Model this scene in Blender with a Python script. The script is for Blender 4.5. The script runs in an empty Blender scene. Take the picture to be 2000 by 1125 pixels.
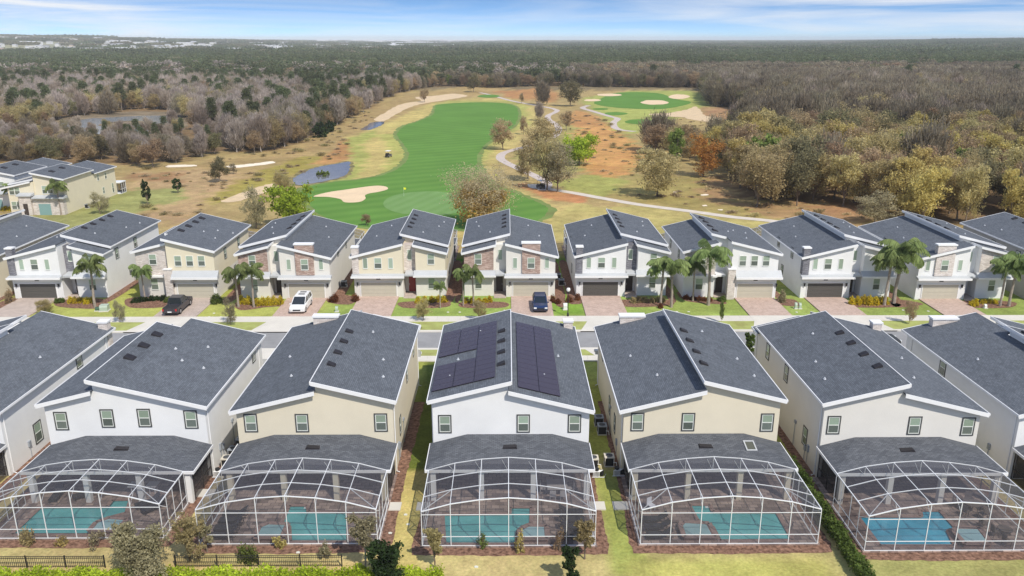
import bpy, math, random
import numpy as np
from mathutils import Vector, Matrix
from mathutils.geometry import tessellate_polygon
rad = math.radians
rnd = random.Random(11)
nr = np.random.RandomState(5)
SC = bpy.context.scene
COL = SC.collection

# ------------------------------------------------------------------ camera
F = 1580.; VH = 76.; UX = 990.; HC = 34.4
TH = math.atan((562.5-VH)/F); CT, ST = math.cos(TH), math.sin(TH)
YAW = math.atan((1000-UX)/F*CT); CY, SY = math.cos(YAW), math.sin(YAW)
cd = bpy.data.cameras.new('camera'); cam = bpy.data.objects.new('camera', cd); COL.objects.link(cam)
cam.location = (0, 0, HC); cam.rotation_euler = (math.pi/2-TH, 0, -YAW)
cd.sensor_width = 36; cd.lens = F/2000*36; cd.clip_start = .5; cd.clip_end = 60000
SC.camera = cam
# ------------------------------------------------------------------ sky and sun
SUN_EL, SUN_AZ = rad(50), rad(33)      # azimuth measured from -Y (behind the camera) towards +X
sdir = Vector((math.cos(SUN_EL)*math.sin(SUN_AZ), -math.cos(SUN_EL)*math.cos(SUN_AZ), math.sin(SUN_EL)))
W = bpy.data.worlds.new('World'); SC.world = W; W.use_nodes = True
nt = W.node_tree; nt.nodes.clear()
def N(t, ty, **k):
    n = t.nodes.new(ty)
    for a, b in k.items():
        if a.startswith('_'): setattr(n, a[1:], b)
    return n
wo = N(nt, 'ShaderNodeOutputWorld'); wb = N(nt, 'ShaderNodeBackground'); wb.inputs[1].default_value = .118
nt.links.new(wb.outputs[0], wo.inputs[0])
sky = N(nt, 'ShaderNodeTexSky', _sky_type='NISHITA', _sun_disc=False)
sky.sun_elevation = SUN_EL; sky.sun_rotation = math.pi - SUN_AZ
sky.air_density = 1.0; sky.dust_density = .6; sky.ozone_density = 3.0
tc = N(nt, 'ShaderNodeTexCoord'); sx = N(nt, 'ShaderNodeSeparateXYZ'); nt.links.new(tc.outputs['Generated'], sx.inputs[0])
mz = N(nt, 'ShaderNodeMath', _operation='MULTIPLY_ADD'); mz.inputs[1].default_value = 5.; mz.inputs[2].default_value = .085
nt.links.new(sx.outputs[2], mz.inputs[0])
cx = N(nt, 'ShaderNodeCombineXYZ'); nt.links.new(sx.outputs[0], cx.inputs[0]); nt.links.new(sx.outputs[1], cx.inputs[1]); nt.links.new(mz.outputs[0], cx.inputs[2])
nt.links.new(cx.outputs[0], sky.inputs[0])
# cirrus: thin streaks on a high layer
mc = N(nt, 'ShaderNodeMapping'); mc.inputs['Scale'].default_value = (2.2, 2.2, 34); mc.inputs['Rotation'].default_value = (0, rad(2.0), 0)
mc.inputs['Location'].default_value = (5.3, .4, 2.15)
nt.links.new(tc.outputs['Generated'], mc.inputs[0])
cn = N(nt, 'ShaderNodeTexNoise'); cn.inputs['Scale'].default_value = 1.5; cn.inputs['Detail'].default_value = 7; cn.inputs['Roughness'].default_value = .55; cn.inputs['Distortion'].default_value = .5
nt.links.new(mc.outputs[0], cn.inputs['Vector'])
cr = N(nt, 'ShaderNodeValToRGB'); cr.color_ramp.elements[0].position = .42; cr.color_ramp.elements[1].position = .70
cr.color_ramp.elements[0].color = (0, 0, 0, 1); cr.color_ramp.elements[1].color = (1, 1, 1, 1)
nt.links.new(cn.outputs[0], cr.inputs[0])
# more cloud to the two sides of the view, as in the photograph
ab = N(nt, 'ShaderNodeMath', _operation='ABSOLUTE'); nt.links.new(sx.outputs[0], ab.inputs[0])
ml = N(nt, 'ShaderNodeMapRange'); ml.inputs[1].default_value = .0; ml.inputs[2].default_value = .5; ml.inputs[3].default_value = .35; ml.inputs[4].default_value = 1.1
nt.links.new(ab.outputs[0], ml.inputs[0])
cm = N(nt, 'ShaderNodeMath', _operation='MULTIPLY'); nt.links.new(cr.outputs[0], cm.inputs[0]); nt.links.new(ml.outputs[0], cm.inputs[1])
mx = N(nt, 'ShaderNodeMixRGB'); mx.inputs[2].default_value = (6.6, 6.8, 7.1, 1)
hs = N(nt, 'ShaderNodeHueSaturation'); hs.inputs['Saturation'].default_value = 1.15; hs.inputs['Value'].default_value = 1.3; nt.links.new(sky.outputs[0], hs.inputs['Color'])
nt.links.new(cm.outputs[0], mx.inputs[0]); nt.links.new(hs.outputs[0], mx.inputs[1])
nt.links.new(mx.outputs[0], wb.inputs[0])
sl = bpy.data.lights.new('sun', 'SUN'); sl.energy = 3.75; sl.angle = rad(.5); sl.color = (1, .935, .83)
so = bpy.data.objects.new('sun', sl); COL.objects.link(so); so.location = (0, 0, 120)
so.rotation_euler = (-sdir).to_track_quat('-Z', 'Y').to_euler()
SC.view_settings.view_transform = 'Standard'; SC.view_settings.look = 'None'; SC.view_settings.exposure = 0.22; SC.view_settings.gamma = 1
SC.render.engine = 'CYCLES'
SC.cycles.transparent_max_bounces = 16; SC.cycles.max_bounces = 5; SC.cycles.volume_bounces = 0

# ------------------------------------------------------------------ survey helpers (photo pixel -> place on the ground / on a wall plane)
def ray(u, v):
    a = (u-1000)/F; b = (562.5-v)/F
    return (CY*a+SY*CT+SY*ST*b, -SY*a+CY*CT+CY*ST*b, -ST+CT*b)
def G(u, v, h=0.):
    d = ray(u, v); t = (h-HC)/d[2]; return (d[0]*t, d[1]*t)
def PY(u, v, Y):
    d = ray(u, v); t = Y/d[1]; return (d[0]*t, HC+d[2]*t)
def projn(x, y, z):
    z = z-HC; a = x*CY-y*SY; f = x*SY*CT+y*CY*CT-z*ST; b = x*SY*ST+y*CY*ST+z*CT
    return 1000+F*a/f, 562.5-F*b/f
def sstep(a, b, x):
    t = np.clip((x-a)/(b-a), 0, 1); return t*t*(3-2*t)
def HT(x, y):      # far rises of the land; flat within 1.6 km
    d = np.sqrt(x*x+y*y); r = x/np.maximum(y, 1)
    left = sstep(.12, .62, -r)*sstep(1700, 5200, d)*42
    right = sstep(.3, .62, r)*sstep(1500, 5000, d)*22
    return left+right

# ------------------------------------------------------------------ materials
MATS = {}
def s2l(c):
    return tuple(((v/255)/12.92 if v/255 <= .04045 else ((v/255+.055)/1.055)**2.4) for v in c)
def mat(name, rgb, rough=.8, spec=.3, metal=0, noise=None, bump=None, rgb2=None, island=0, emit=None, rand=0, detail=4):
    """rgb linear albedo; noise=(scale, amount) mottles it; rgb2 blends a second tone by noise; bump=(scale, strength)"""
    if name in MATS: return MATS[name]
    m = bpy.data.materials.new(name); MATS[name] = m; m.use_nodes = True
    t = m.node_tree; b = t.nodes['Principled BSDF']
    b.inputs['Roughness'].default_value = rough; b.inputs['Specular IOR Level'].default_value = spec; b.inputs['Metallic'].default_value = metal
    b.inputs['Base Color'].default_value = (*rgb, 1)
    co = N(t, 'ShaderNodeTexCoord'); last = None
    if noise:
        nz = N(t, 'ShaderNodeTexNoise'); nz.inputs['Scale'].default_value = noise[0]; nz.inputs['Detail'].default_value = detail; nz.inputs['Roughness'].default_value = .6
        t.links.new(co.outputs['Object'], nz.inputs['Vector'])
        rp = N(t, 'ShaderNodeValToRGB'); a = noise[1]
        c1 = tuple(max(0, v*(1-a)) for v in rgb); c2 = tuple(v*(1+a) for v in (rgb2 or rgb))
        rp.color_ramp.elements[0].position = .32; rp.color_ramp.elements[1].position = .68
        rp.color_ramp.elements[0].color = (*c1, 1); rp.color_ramp.elements[1].color = (*c2, 1)
        t.links.new(nz.outputs[0], rp.inputs[0]); last = rp.outputs[0]
    if island or rand:
        hv = N(t, 'ShaderNodeHueSaturation'); hv.inputs['Color'].default_value = (*rgb, 1)
        if last: t.links.new(last, hv.inputs['Color'])
        ge = N(t, 'ShaderNodeNewGeometry'); oi = N(t, 'ShaderNodeObjectInfo')
        mr = N(t, 'ShaderNodeMapRange'); mr.inputs[3].default_value = 1-island; mr.inputs[4].default_value = 1+island
        t.links.new(ge.outputs['Random Per Island'], mr.inputs[0])
        m2 = N(t, 'ShaderNodeMapRange'); m2.inputs[3].default_value = 1-rand; m2.inputs[4].default_value = 1+rand
        t.links.new(oi.outputs['Random'], m2.inputs[0])
        mm = N(t, 'ShaderNodeMath', _operation='MULTIPLY'); t.links.new(mr.outputs[0], mm.inputs[0]); t.links.new(m2.outputs[0], mm.inputs[1])
        t.links.new(mm.outputs[0], hv.inputs['Value'])
        m3 = N(t, 'ShaderNodeMapRange'); m3.inputs[3].default_value = .5-rand*.07; m3.inputs[4].default_value = .5+rand*.07
        t.links.new(oi.outputs['Random'], m3.inputs[0]); t.links.new(m3.outputs[0], hv.inputs['Hue'])
        last = hv.outputs[0]
    if last: t.links.new(last, b.inputs['Base Color'])
    if bump:
        nb = N(t, 'ShaderNodeTexNoise'); nb.inputs['Scale'].default_value = bump[0]; nb.inputs['Detail'].default_value = 5
        t.links.new(co.outputs['Object'], nb.inputs['Vector'])
        bp = N(t, 'ShaderNodeBump'); bp.inputs['Strength'].default_value = bump[1]; bp.inputs['Distance'].default_value = .05
        t.links.new(nb.outputs[0], bp.inputs['Height']); t.links.new(bp.outputs[0], b.inputs['Normal'])
    if emit:
        b.inputs['Emission Color'].default_value = (*emit, 1); b.inputs['Emission Strength'].default_value = 1
    return m
def foliage(name, rgb, rgb2, isl=.3, rd=.16, tr=.5):
    m = mat(name, rgb, rough=.75, spec=.15, noise=(.55, .12), rgb2=rgb2, island=isl, rand=rd, detail=2)
    t = m.node_tree; b = t.nodes['Principled BSDF']; o = t.nodes['Material Output']
    tl = N(t, 'ShaderNodeBsdfTranslucent'); ms = N(t, 'ShaderNodeMixShader'); ms.inputs[0].default_value = tr
    src = b.inputs['Base Color'].links[0].from_socket
    # stands differ from place to place: a slow drift of tone over the land
    oi = N(t, 'ShaderNodeObjectInfo'); nz = N(t, 'ShaderNodeTexNoise'); nz.inputs['Scale'].default_value = .0065; nz.inputs['Detail'].default_value = 4; t.links.new(oi.outputs['Location'], nz.inputs['Vector'])
    mr = N(t, 'ShaderNodeMapRange'); mr.inputs[1].default_value = .34; mr.inputs[2].default_value = .66; mr.inputs[3].default_value = .74; mr.inputs[4].default_value = 1.22; t.links.new(nz.outputs[0], mr.inputs[0])
    h2 = N(t, 'ShaderNodeHueSaturation'); t.links.new(mr.outputs[0], h2.inputs['Value']); t.links.new(src, h2.inputs['Color']); src = h2.outputs[0]; t.links.new(src, b.inputs['Base Color'])
    t.links.new(src, tl.inputs[0]); t.links.new(b.outputs[0], ms.inputs[1]); t.links.new(tl.outputs[0], ms.inputs[2]); t.links.new(ms.outputs[0], o.inputs[0])
    return m
def brickmat(name, c1, c2, mortar, bw, bh, ms=.02, coord='xy', rough=.85, var=0, noise_amt=.0, msmooth=.1):
    """brick / shingle / paver courses laid in object space; coord picks the two axes"""
    m = bpy.data.materials.new(name); MATS[name] = m; m.use_nodes = True; t = m.node_tree; b = t.nodes['Principled BSDF']
    b.inputs['Roughness'].default_value = rough; b.inputs['Specular IOR Level'].default_value = .25
    co = N(t, 'ShaderNodeTexCoord'); s = N(t, 'ShaderNodeSeparateXYZ'); c = N(t, 'ShaderNodeCombineXYZ'); t.links.new(co.outputs['Object'], s.inputs[0])
    if coord == 'xz':     # any wall: x+y along, z up
        ad = N(t, 'ShaderNodeMath', _operation='ADD'); t.links.new(s.outputs[0], ad.inputs[0]); t.links.new(s.outputs[1], ad.inputs[1])
        t.links.new(ad.outputs[0], c.inputs[0]); t.links.new(s.outputs[2], c.inputs[1])
    elif coord == 'yx':
        t.links.new(s.outputs[1], c.inputs[0]); t.links.new(s.outputs[0], c.inputs[1])
    else:
        t.links.new(s.outputs[0], c.inputs[0]); t.links.new(s.outputs[1], c.inputs[1])
    br = N(t, 'ShaderNodeTexBrick'); br.inputs['Color1'].default_value = (*c1, 1); br.inputs['Color2'].default_value = (*c2, 1); br.inputs['Mortar'].default_value = (*mortar, 1)
    br.inputs['Scale'].default_value = 1; br.inputs['Brick Width'].default_value = bw; br.inputs['Row Height'].default_value = bh; br.inputs['Mortar Size'].default_value = ms; br.inputs['Mortar Smooth'].default_value = msmooth
    t.links.new(c.outputs[0], br.inputs['Vector'])
    nz = N(t, 'ShaderNodeTexNoise'); nz.inputs['Scale'].default_value = .9; nz.inputs['Detail'].default_value = 6; nz.inputs['Roughness'].default_value = .7
    t.links.new(co.outputs['Object'], nz.inputs['Vector'])
    mr = N(t, 'ShaderNodeMapRange'); mr.inputs[1].default_value = .3; mr.inputs[2].default_value = .7; mr.inputs[3].default_value = 1-noise_amt; mr.inputs[4].default_value = 1+noise_amt
    t.links.new(nz.outputs[0], mr.inputs[0])
    hv = N(t, 'ShaderNodeHueSaturation'); t.links.new(br.outputs[0], hv.inputs['Color']); t.links.new(mr.outputs[0], hv.inputs['Value']); t.links.new(hv.outputs[0], b.inputs['Base Color'])
    if var:
        oi = N(t, 'ShaderNodeObjectInfo'); m4 = N(t, 'ShaderNodeMapRange'); m4.inputs[3].default_value = 1-var; m4.inputs[4].default_value = 1+var; t.links.new(oi.outputs['Random'], m4.inputs[0]); mm = N(t, 'ShaderNodeMath', _operation='MULTIPLY'); t.links.new(mr.outputs[0], mm.inputs[0]); t.links.new(m4.outputs[0], mm.inputs[1]); t.links.new(mm.outputs[0], hv.inputs['Value'])
    bp = N(t, 'ShaderNodeBump'); bp.inputs['Strength'].default_value = .4; bp.inputs['Distance'].default_value = .02; bp.invert = True
    t.links.new(br.outputs['Fac'], bp.inputs['Height']); t.links.new(bp.outputs[0], b.inputs['Normal'])
    return m
shingle = brickmat('shingle', (.096, .107, .125), (.142, .157, .180), (.070, .079, .093), .34, .145, .016, 'yx', .9, noise_amt=.16, var=.07)
shingle_p = brickmat('porch_shingle', (.084, .091, .106), (.136, .145, .162), (.056, .062, .074), .34, .145, .016, 'xy', .9, noise_amt=.12)
paver = brickmat('drive_paver', (.49, .36, .30), (.61, .47, .40), (.34, .26, .22), .30, .16, .018, 'xy', .9, noise_amt=.13)
paverg = brickmat('drive_paver_grey', (.46, .38, .33), (.58, .49, .43), (.32, .26, .23), .30, .16, .018, 'xy', .9, noise_amt=.13)
deckp = brickmat('deck_paver', (.17, .125, .115), (.44, .34, .29), (.15, .12, .11), .62, .42, .02, 'xy', .8, noise_amt=.30)
stone_b = brickmat('stone_brown', (.34, .22, .185), (.60, .47, .40), (.30, .23, .20), .42, .13, .02, 'xz', .9, noise_amt=.25)
stone_l = brickmat('stone_light', (.56, .50, .46), (.78, .73, .69), (.50, .44, .41), .42, .13, .015, 'xz', .9, noise_amt=.14)
stone_d = brickmat('stone_dark', (.16, .16, .185), (.30, .30, .33), (.13, .13, .15), .42, .13, .02, 'xz', .9, noise_amt=.22)
white = mat('stucco_white', (.765, .77, .77), .9, .2, noise=(.35, .045), bump=(6, .1))
beige = mat('stucco_beige', (.70, .64, .505), .9, .2, noise=(.5, .03), bump=(6, .1))
greige = mat('stucco_greige', (.71, .69, .645), .9, .2, noise=(.5, .03), bump=(6, .1))
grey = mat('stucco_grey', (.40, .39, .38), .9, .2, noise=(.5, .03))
cream = mat('stucco_cream', (.71, .65, .50), .9, .2, noise=(.5, .03))
trimw = mat('trim_white', (.80, .805, .815), .5, .4, noise=(1.5, .02))
alu = mat('aluminium_white', (.76, .78, .80), .4, .5, noise=(2, .015))
skirt = mat('metal_roof', (.46, .48, .50), .45, .5, noise=(.8, .05))
trimd = mat('window_trim_dark', (.075, .078, .075), .7, .3)
framew = mat('window_frame_white', (.74, .76, .72), .5, .4)
glassg = mat('window_blind_green', (.30, .385, .30), .12, .8, noise=(14, .06), rand=.22)
glassd = mat('window_glass_dark', (.06, .07, .06), .08, .9)
gd_dark = mat('garage_dark', (.095, .09, .082), .6, .3); gd_beige = mat('garage_beige', (.50, .475, .39), .6, .3, noise=(2, .03))
dark = mat('dark_bronze', (.035, .03, .03), .5, .4); black = mat('black_metal', (.02, .02, .022), .45, .4)
interior = mat('porch_shade', (.10, .09, .095), .9, .2)
doorred = mat('door_red', (.30, .025, .03), .4, .5); doorbrn = mat('door_dark', (.06, .045, .04), .5, .4)
ventm = mat('roof_vent', (.022, .02, .024), .6, .3); pipe = mat('vent_pipe', (.6, .62, .65), .5, .4)
conc = mat('concrete', (.62, .59, .53), .9, .2, noise=(.35, .06), bump=(4, .1))
asph = mat('asphalt', (.28, .28, .285), .95, .2, noise=(.3, .13), bump=(14, .2))
mulch = mat('mulch', (.15, .08, .058), 1, .1, noise=(3.5, .5), rgb2=(.23, .135, .095), bump=(10, .8), detail=8)
straw = mat('pine_straw', (.36, .16, .075), 1, .1, noise=(1.2, .3), rgb2=(.46, .25, .13))
sand = mat('sand', (.70, .54, .36), 1, .1, noise=(.25, .06))
sandc = mat('sand_pale', (.66, .52, .34), 1, .1, noise=(.3, .18), rgb2=(.58, .44, .28), detail=7)
pathm = mat('cart_path', (.52, .45, .41), 1, .1, noise=(.5, .08))
pathn = mat('cart_path_pale', (.60, .54, .47), 1, .1, noise=(.5, .08))
acm = mat('ac_cream', (.62, .58, .50), .6, .3); acd = mat('ac_grille', (.03, .03, .032), .6, .3); acg = mat('ac_grey', (.30, .33, .37), .5, .4)
cushion = mat('lounger_mesh', (.045, .045, .052), .9, .2)
bark = mat('bark', (.20, .16, .125), .95, .1, noise=(3, .25)); barkg = mat('bark_grey', (.36, .32, .29), .95, .1, noise=(3, .2))
palmbark = mat('palm_trunk', (.33, .28, .24), .95, .1, noise=(5, .25))
def watermat(name, c, c2, rough=.06, bs=.06):
    m = mat(name, c, rough, .5, noise=(.35, .1), rgb2=c2, bump=(1.6, bs)); return m
water_t = watermat('pool_water_teal', (.10, .42, .43), (.15, .52, .52))
water_b = watermat('pool_water_blue', (.05, .36, .53), (.08, .47, .66))
water_s = watermat('spa_water', (.26, .44, .46), (.33, .52, .55))
pondw = watermat('pond_water', (.12, .12, .14), (.17, .17, .20), .07, .015)
# black insect screen: an open weave, most of it holes
def screenmat(name, rgb, cover):
    m = bpy.data.materials.new(name); m.use_nodes = True; t = m.node_tree; o = t.nodes['Material Output']; b = t.nodes['Principled BSDF']
    b.inputs['Base Color'].default_value = (*rgb, 1); b.inputs['Roughness'].default_value = .9
    tp = N(t, 'ShaderNodeBsdfTransparent'); ms = N(t, 'ShaderNodeMixShader'); ms.inputs[0].default_value = cover
    t.links.new(tp.outputs[0], ms.inputs[1]); t.links.new(b.outputs[0], ms.inputs[2]); t.links.new(ms.outputs[0], o.inputs[0]); return m
screen = screenmat('insect_screen', (.105, .105, .125), .39); screen2 = screenmat('porch_screen', (.05, .045, .05), .6)
# solar modules
solar = brickmat('solar_module', (.050, .040, .062), (.056, .045, .068), (.030, .026, .036), .16, .16, .006, 'xy', .22)
solarf = mat('solar_frame', (.025, .022, .03), .4, .5)
# ------------------------------------------------------------------ mesh builder
class MB:
    def __init__(s): s.v = []; s.f = []
    def add(s, vs, fs):
        n = len(s.v); s.v += [tuple(p) for p in vs]; s.f += [tuple(i+n for i in f) for f in fs]; return s
    def box(s, x0, x1, y0, y1, z0, z1):
        return s.add([(x0, y0, z0), (x1, y0, z0), (x1, y1, z0), (x0, y1, z0), (x0, y0, z1), (x1, y0, z1), (x1, y1, z1), (x0, y1, z1)],
                     [(0, 3, 2, 1), (4, 5, 6, 7), (0, 1, 5, 4), (1, 2, 6, 5), (2, 3, 7, 6), (3, 0, 4, 7)])
    def prism(s, poly, axis, a, b):   # poly of 2-tuples in the plane across `axis`, extruded a..b
        n = len(poly)
        def P(p, t): return (p[0], t, p[1]) if axis == 'y' else ((t, p[0], p[1]) if axis == 'x' else (p[0], p[1], t))
        vs = [P(p, a) for p in poly]+[P(p, b) for p in poly]
        fs = [tuple(range(n)), tuple(range(2*n-1, n-1, -1))]+[(i, (i+1) % n, n+(i+1) % n, n+i) for i in range(n)]
        return s.add(vs, fs)
    def bar(s, p, q, w=.05, h=None):
        p, q = Vector(p), Vector(q); d = (q-p).normalized(); h = h or w
        up = Vector((0, 0, 1)) if abs(d.z) < .95 else Vector((0, 1, 0))
        a = d.cross(up).normalized()*w/2; b = d.cross(a).normalized()*h/2
        return s.add([p-a-b, p+a-b, p+a+b, p-a+b, q-a-b, q+a-b, q+a+b, q-a+b], [(0, 3, 2, 1), (4, 5, 6, 7), (0, 1, 5, 4), (1, 2, 6, 5), (2, 3, 7, 6), (3, 0, 4, 7)])
    def tube(s, pts, rs, n=7, cap=True):
        base = len(s.v); pts = [Vector(p) for p in pts]
        for i, p in enumerate(pts):
            d = (pts[min(i+1, len(pts)-1)]-pts[max(i-1, 0)]).normalized(); up = Vector((1, 0, 0)) if abs(d.x) < .8 else Vector((0, 1, 0))
            a = d.cross(up).normalized(); b = d.cross(a)
            for k in range(n):
                t = 2*math.pi*k/n; s.v.append(tuple(p+(a*math.cos(t)+b*math.sin(t))*rs[i]))
        for i in range(len(pts)-1):
            for k in range(n):
                k2 = (k+1) % n; s.f.append((base+i*n+k, base+i*n+k2, base+(i+1)*n+k2, base+(i+1)*n+k))
        if cap: s.f.append(tuple(base+k for k in range(n))); s.f.append(tuple(base+(len(pts)-1)*n+k for k in range(n-1, -1, -1)))
        return s
    def cyl(s, x, y, z0, z1, r, n=16): return s.tube([(x, y, z0), (x, y, z1)], [r, r], n)
    def ball(s, c, r, n=8, sz=1):
        m = n//2+1; pts = [(c[0], c[1], c[2]-r*sz*math.cos(math.pi*i/m)) for i in range(m+1)]
        return s.tube(pts, [max(.001, r*math.sin(math.pi*i/m)) for i in range(m+1)], n)
    def sheet(s, poly, z):    # flat polygon, triangulated
        tri = tessellate_polygon([[Vector((p[0], p[1], 0)) for p in poly]])
        return s.add([(p[0], p[1], z) for p in poly], [tuple(t) for t in tri])
    def tf(s, fn): s.v = [tuple(fn(p)) for p in s.v]; return s
    def build(s, name, m, parent=None, loc=None, smooth=False):
        me = bpy.data.meshes.new(name); me.from_pydata(s.v, [], s.f)
        if m: me.materials.append(m)
        if smooth: me.polygons.foreach_set('use_smooth', [True]*len(me.polygons))
        o = bpy.data.objects.new(name, me); COL.objects.link(o)
        if parent: o.parent = parent
        if loc: o.location = loc
        return o
def tag(o, label, cat, group=None, kind=None):
    if label: o['label'] = label
    if cat: o['category'] = cat
    if group: o['group'] = group
    if kind: o['kind'] = kind
    return o
def thing(name, label, cat, loc=(0, 0, 0), rz=0, group=None):
    o = bpy.data.objects.new(name, None); COL.objects.link(o); o.location = loc; o.rotation_euler = (0, 0, rz); o.empty_display_size = .3
    return tag(o, label, cat, group)
def struct(mb, name, m, kind='structure'):
    o = mb.build(name, m); o['kind'] = kind; return o
def copy_tree(o, loc=None, rz=None, sc=None, label=None, group=None, parent=None):
    c = o.copy(); COL.objects.link(c); c.parent = parent
    if parent: c.matrix_parent_inverse = o.matrix_parent_inverse.copy()
    for ch in KIDS.get(o.name, list(o.children)): copy_tree(ch, parent=c)
    if loc is not None: c.location = loc
    if rz is not None: c.rotation_euler = (0, 0, rz)
    if sc is not None: c.scale = sc if hasattr(sc, '__len__') else (sc, sc, sc)
    if label: c['label'] = label
    if group: c['group'] = group
    return c
KIDS = {}
def smoothpoly(pts, n=6, jit=0., seed=1):   # closed Catmull-Rom
    r = random.Random(seed); out = []; L = len(pts)
    for i in range(L):
        p0, p1, p2, p3 = pts[i-1], pts[i], pts[(i+1) % L], pts[(i+2) % L]
        for k in range(n):
            t = k/n
            q = [.5*(2*p1[a]+(p2[a]-p0[a])*t+(2*p0[a]-5*p1[a]+4*p2[a]-p3[a])*t*t+(-p0[a]+3*p1[a]-3*p2[a]+p3[a])*t**3) for a in (0, 1)]
            out.append((q[0]+r.uniform(-jit, jit), q[1]+r.uniform(-jit, jit)))
    return out
def rough(pts, step=.5, jit=.08, seed=1):
    r = random.Random(seed); out = []
    for i in range(len(pts)):
        p, q = pts[i], pts[(i+1) % len(pts)]; n = max(1, int(math.hypot(q[0]-p[0], q[1]-p[1])/step))
        for k in range(n): out.append((p[0]+(q[0]-p[0])*k/n+r.uniform(-jit, jit), p[1]+(q[1]-p[1])*k/n+r.uniform(-jit, jit)))
    return out
def smoothline(pts, n=8):
    out = []
    for i in range(len(pts)-1):
        p0, p1, p2, p3 = pts[max(i-1, 0)], pts[i], pts[i+1], pts[min(i+2, len(pts)-1)]
        for k in range(n):
            t = k/n; out.append(tuple(.5*(2*p1[a]+(p2[a]-p0[a])*t+(2*p0[a]-5*p1[a]+4*p2[a]-p3[a])*t*t+(-p0[a]+3*p1[a]-3*p2[a]+p3[a])*t**3) for a in (0, 1)))
    out.append(pts[-1]); return out
def W2(pxs): return [G(u, v) for u, v in pxs]
def inpoly(x, y, poly):
    x = np.asarray(x); c = np.zeros(x.shape, bool); n = len(poly)
    for i in range(n):
        x1, y1 = poly[i]; x2, y2 = poly[(i+1) % n]
        if y1 == y2: continue
        cond = ((y1 > y) != (y2 > y)) & (x < (x2-x1)*(y-y1)/(y2-y1)+x1); c ^= cond
    return c
# ================================================================== GROUND: one sheet from under the camera to the horizon
L1 = s2l
fairpx = [(860,204),(930,200),(985,202),(1007,209),(1012,225),(1004,245),(975,262),(950,280),(935,298),(932,315),(938,332),(946,346),(966,361),(1000,374),(1035,389),(1062,401),(1071,411),(1060,424),(1036,434),(960,446),(820,448),(700,442),(655,432),(625,419),(604,398),(590,374),(610,363),(650,356),(700,351),(750,341),(783,325),(799,304),(793,288),(779,270),(776,260),(790,246),(818,237),(845,224),(850,212)]
zones = [   # (pixel outline, sRGB of the sunlit ground, edge wobble in metres)
 ([(-600,640),(2600,640),(2600,176),(-600,176)], (163,142,98), 6),
 ([(-600,330),(0,318),(200,322),(330,318),(430,296),(520,297),(590,280),(640,252),(700,222),(752,192),(790,178),(840,170),(1140,168),(1370,170),(1390,206),(1490,233),(1530,258),(1510,275),(1440,290),(1425,330),(1440,385),(1560,393),(1700,405),(1740,425),(1960,445),(2600,470),(2600,100),(-600,100)], (122,100,74), 3),
 ([(230,335),(420,312),(540,296),(640,262),(700,228),(760,193),(900,168),(1000,172),(930,186),(860,200),(730,250),(600,330),(560,372),(440,392),(400,440),(300,440),(240,400)], (160,136,94), 5),
 ([(250,338),(430,330),(480,345),(440,392),(330,400),(250,360)], (172,144,108), 4),
 ([(250,338),(350,338),(360,356),(260,352)], (150,116,84), 3),
 ([(60,640),(60,418),(240,372),(330,366),(380,372),(360,392),(280,412),(190,440),(200,640)], (142,141,88), 3),
 ([(310,398),(400,395),(330,440),(260,430)], (168,140,106), 3),
 ([(530,366),(600,330),(640,300),(560,315),(420,375),(420,400)], (150,136,72), 3),
 ([(610,321),(655,294),(668,273),(678,272),(692,294),(684,314),(640,322)], (166,124,82), 1.2),
 ([(676,270),(730,252),(790,222),(850,200),(940,190),(1010,196),(1050,215),(1060,240),(1020,262),(1010,285),(985,300),(960,345),(1010,372),(1080,398),(1160,430),(1150,470),(560,470),(600,440),(590,360),(680,340),(686,316),(695,296)], (180,162,104), 2.5),
 ([(676,272),(730,254),(735,268),(706,282),(720,310),(700,345),(620,366),(590,368),(660,348),(686,330),(690,305)], (156,157,88), 1.6),
 ([(845,205),(880,196),(1000,196),(1030,205),(1030,245),(1000,258),(975,280),(955,300),(950,330),(935,330),(925,300),(1000,235),(1000,208)], (163,160,92), 1.5),
 ([(740,262),(776,262),(800,300),(770,345),(740,345),(755,320),(770,300)], (163,160,92), 1.5),
 ([(1000,296),(1040,288),(1085,270),(1100,240),(1130,225),(1180,240),(1230,262),(1260,300),(1240,345),(1180,352),(1130,335),(1060,345),(1010,322)], (150,142,88), 2.5),
 ([(1120,262),(1150,235),(1190,242),(1215,262),(1240,280),(1262,300),(1240,330),(1200,352),(1160,350),(1135,320),(1140,290)], (188,140,90), 2.5),
 ([(1100,225),(1130,214),(1180,232),(1170,248),(1120,248)], (180,134,88), 2),
 ([(970,178),(1060,172),(1100,186),(1080,200),(1000,192)], (168,124,84), 3),
 ([(1080,352),(1160,340),(1230,352),(1240,372),(1180,384),(1100,372)], (152,150,86), 2),
 ([(1240,345),(1400,345),(1430,400),(1560,410),(1700,420),(1700,470),(1500,440),(1380,418),(1250,396),(1200,384)], (156,140,88), 3),
 ([(1380,345),(1420,345),(1430,395),(1560,405),(1690,412),(1700,440),(1560,436),(1420,400),(1360,388)], (162,130,94), 3),
 ([(1560,395),(1700,400),(1690,432),(1580,425)], (160,122,90), 3),
 ([(1020,358),(1055,366),(1110,376),(1150,384),(1150,396),(1080,392),(1030,374),(1000,362)], (178,124,86), 1.2),
 ([(1130,192),(1240,176),(1350,178),(1392,188),(1384,206),(1330,222),(1300,245),(1240,262),(1200,256),(1190,236),(1150,212)], (158,162,90), 2.5),
 ([(1380,210),(1420,212),(1500,235),(1530,262),(1460,262),(1400,245),(1370,225)], (164,128,96), 3),
 ([(1090,400),(1300,405),(1420,420),(1500,432),(1500,470),(1060,470)], (170,156,100), 3),
]
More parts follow.
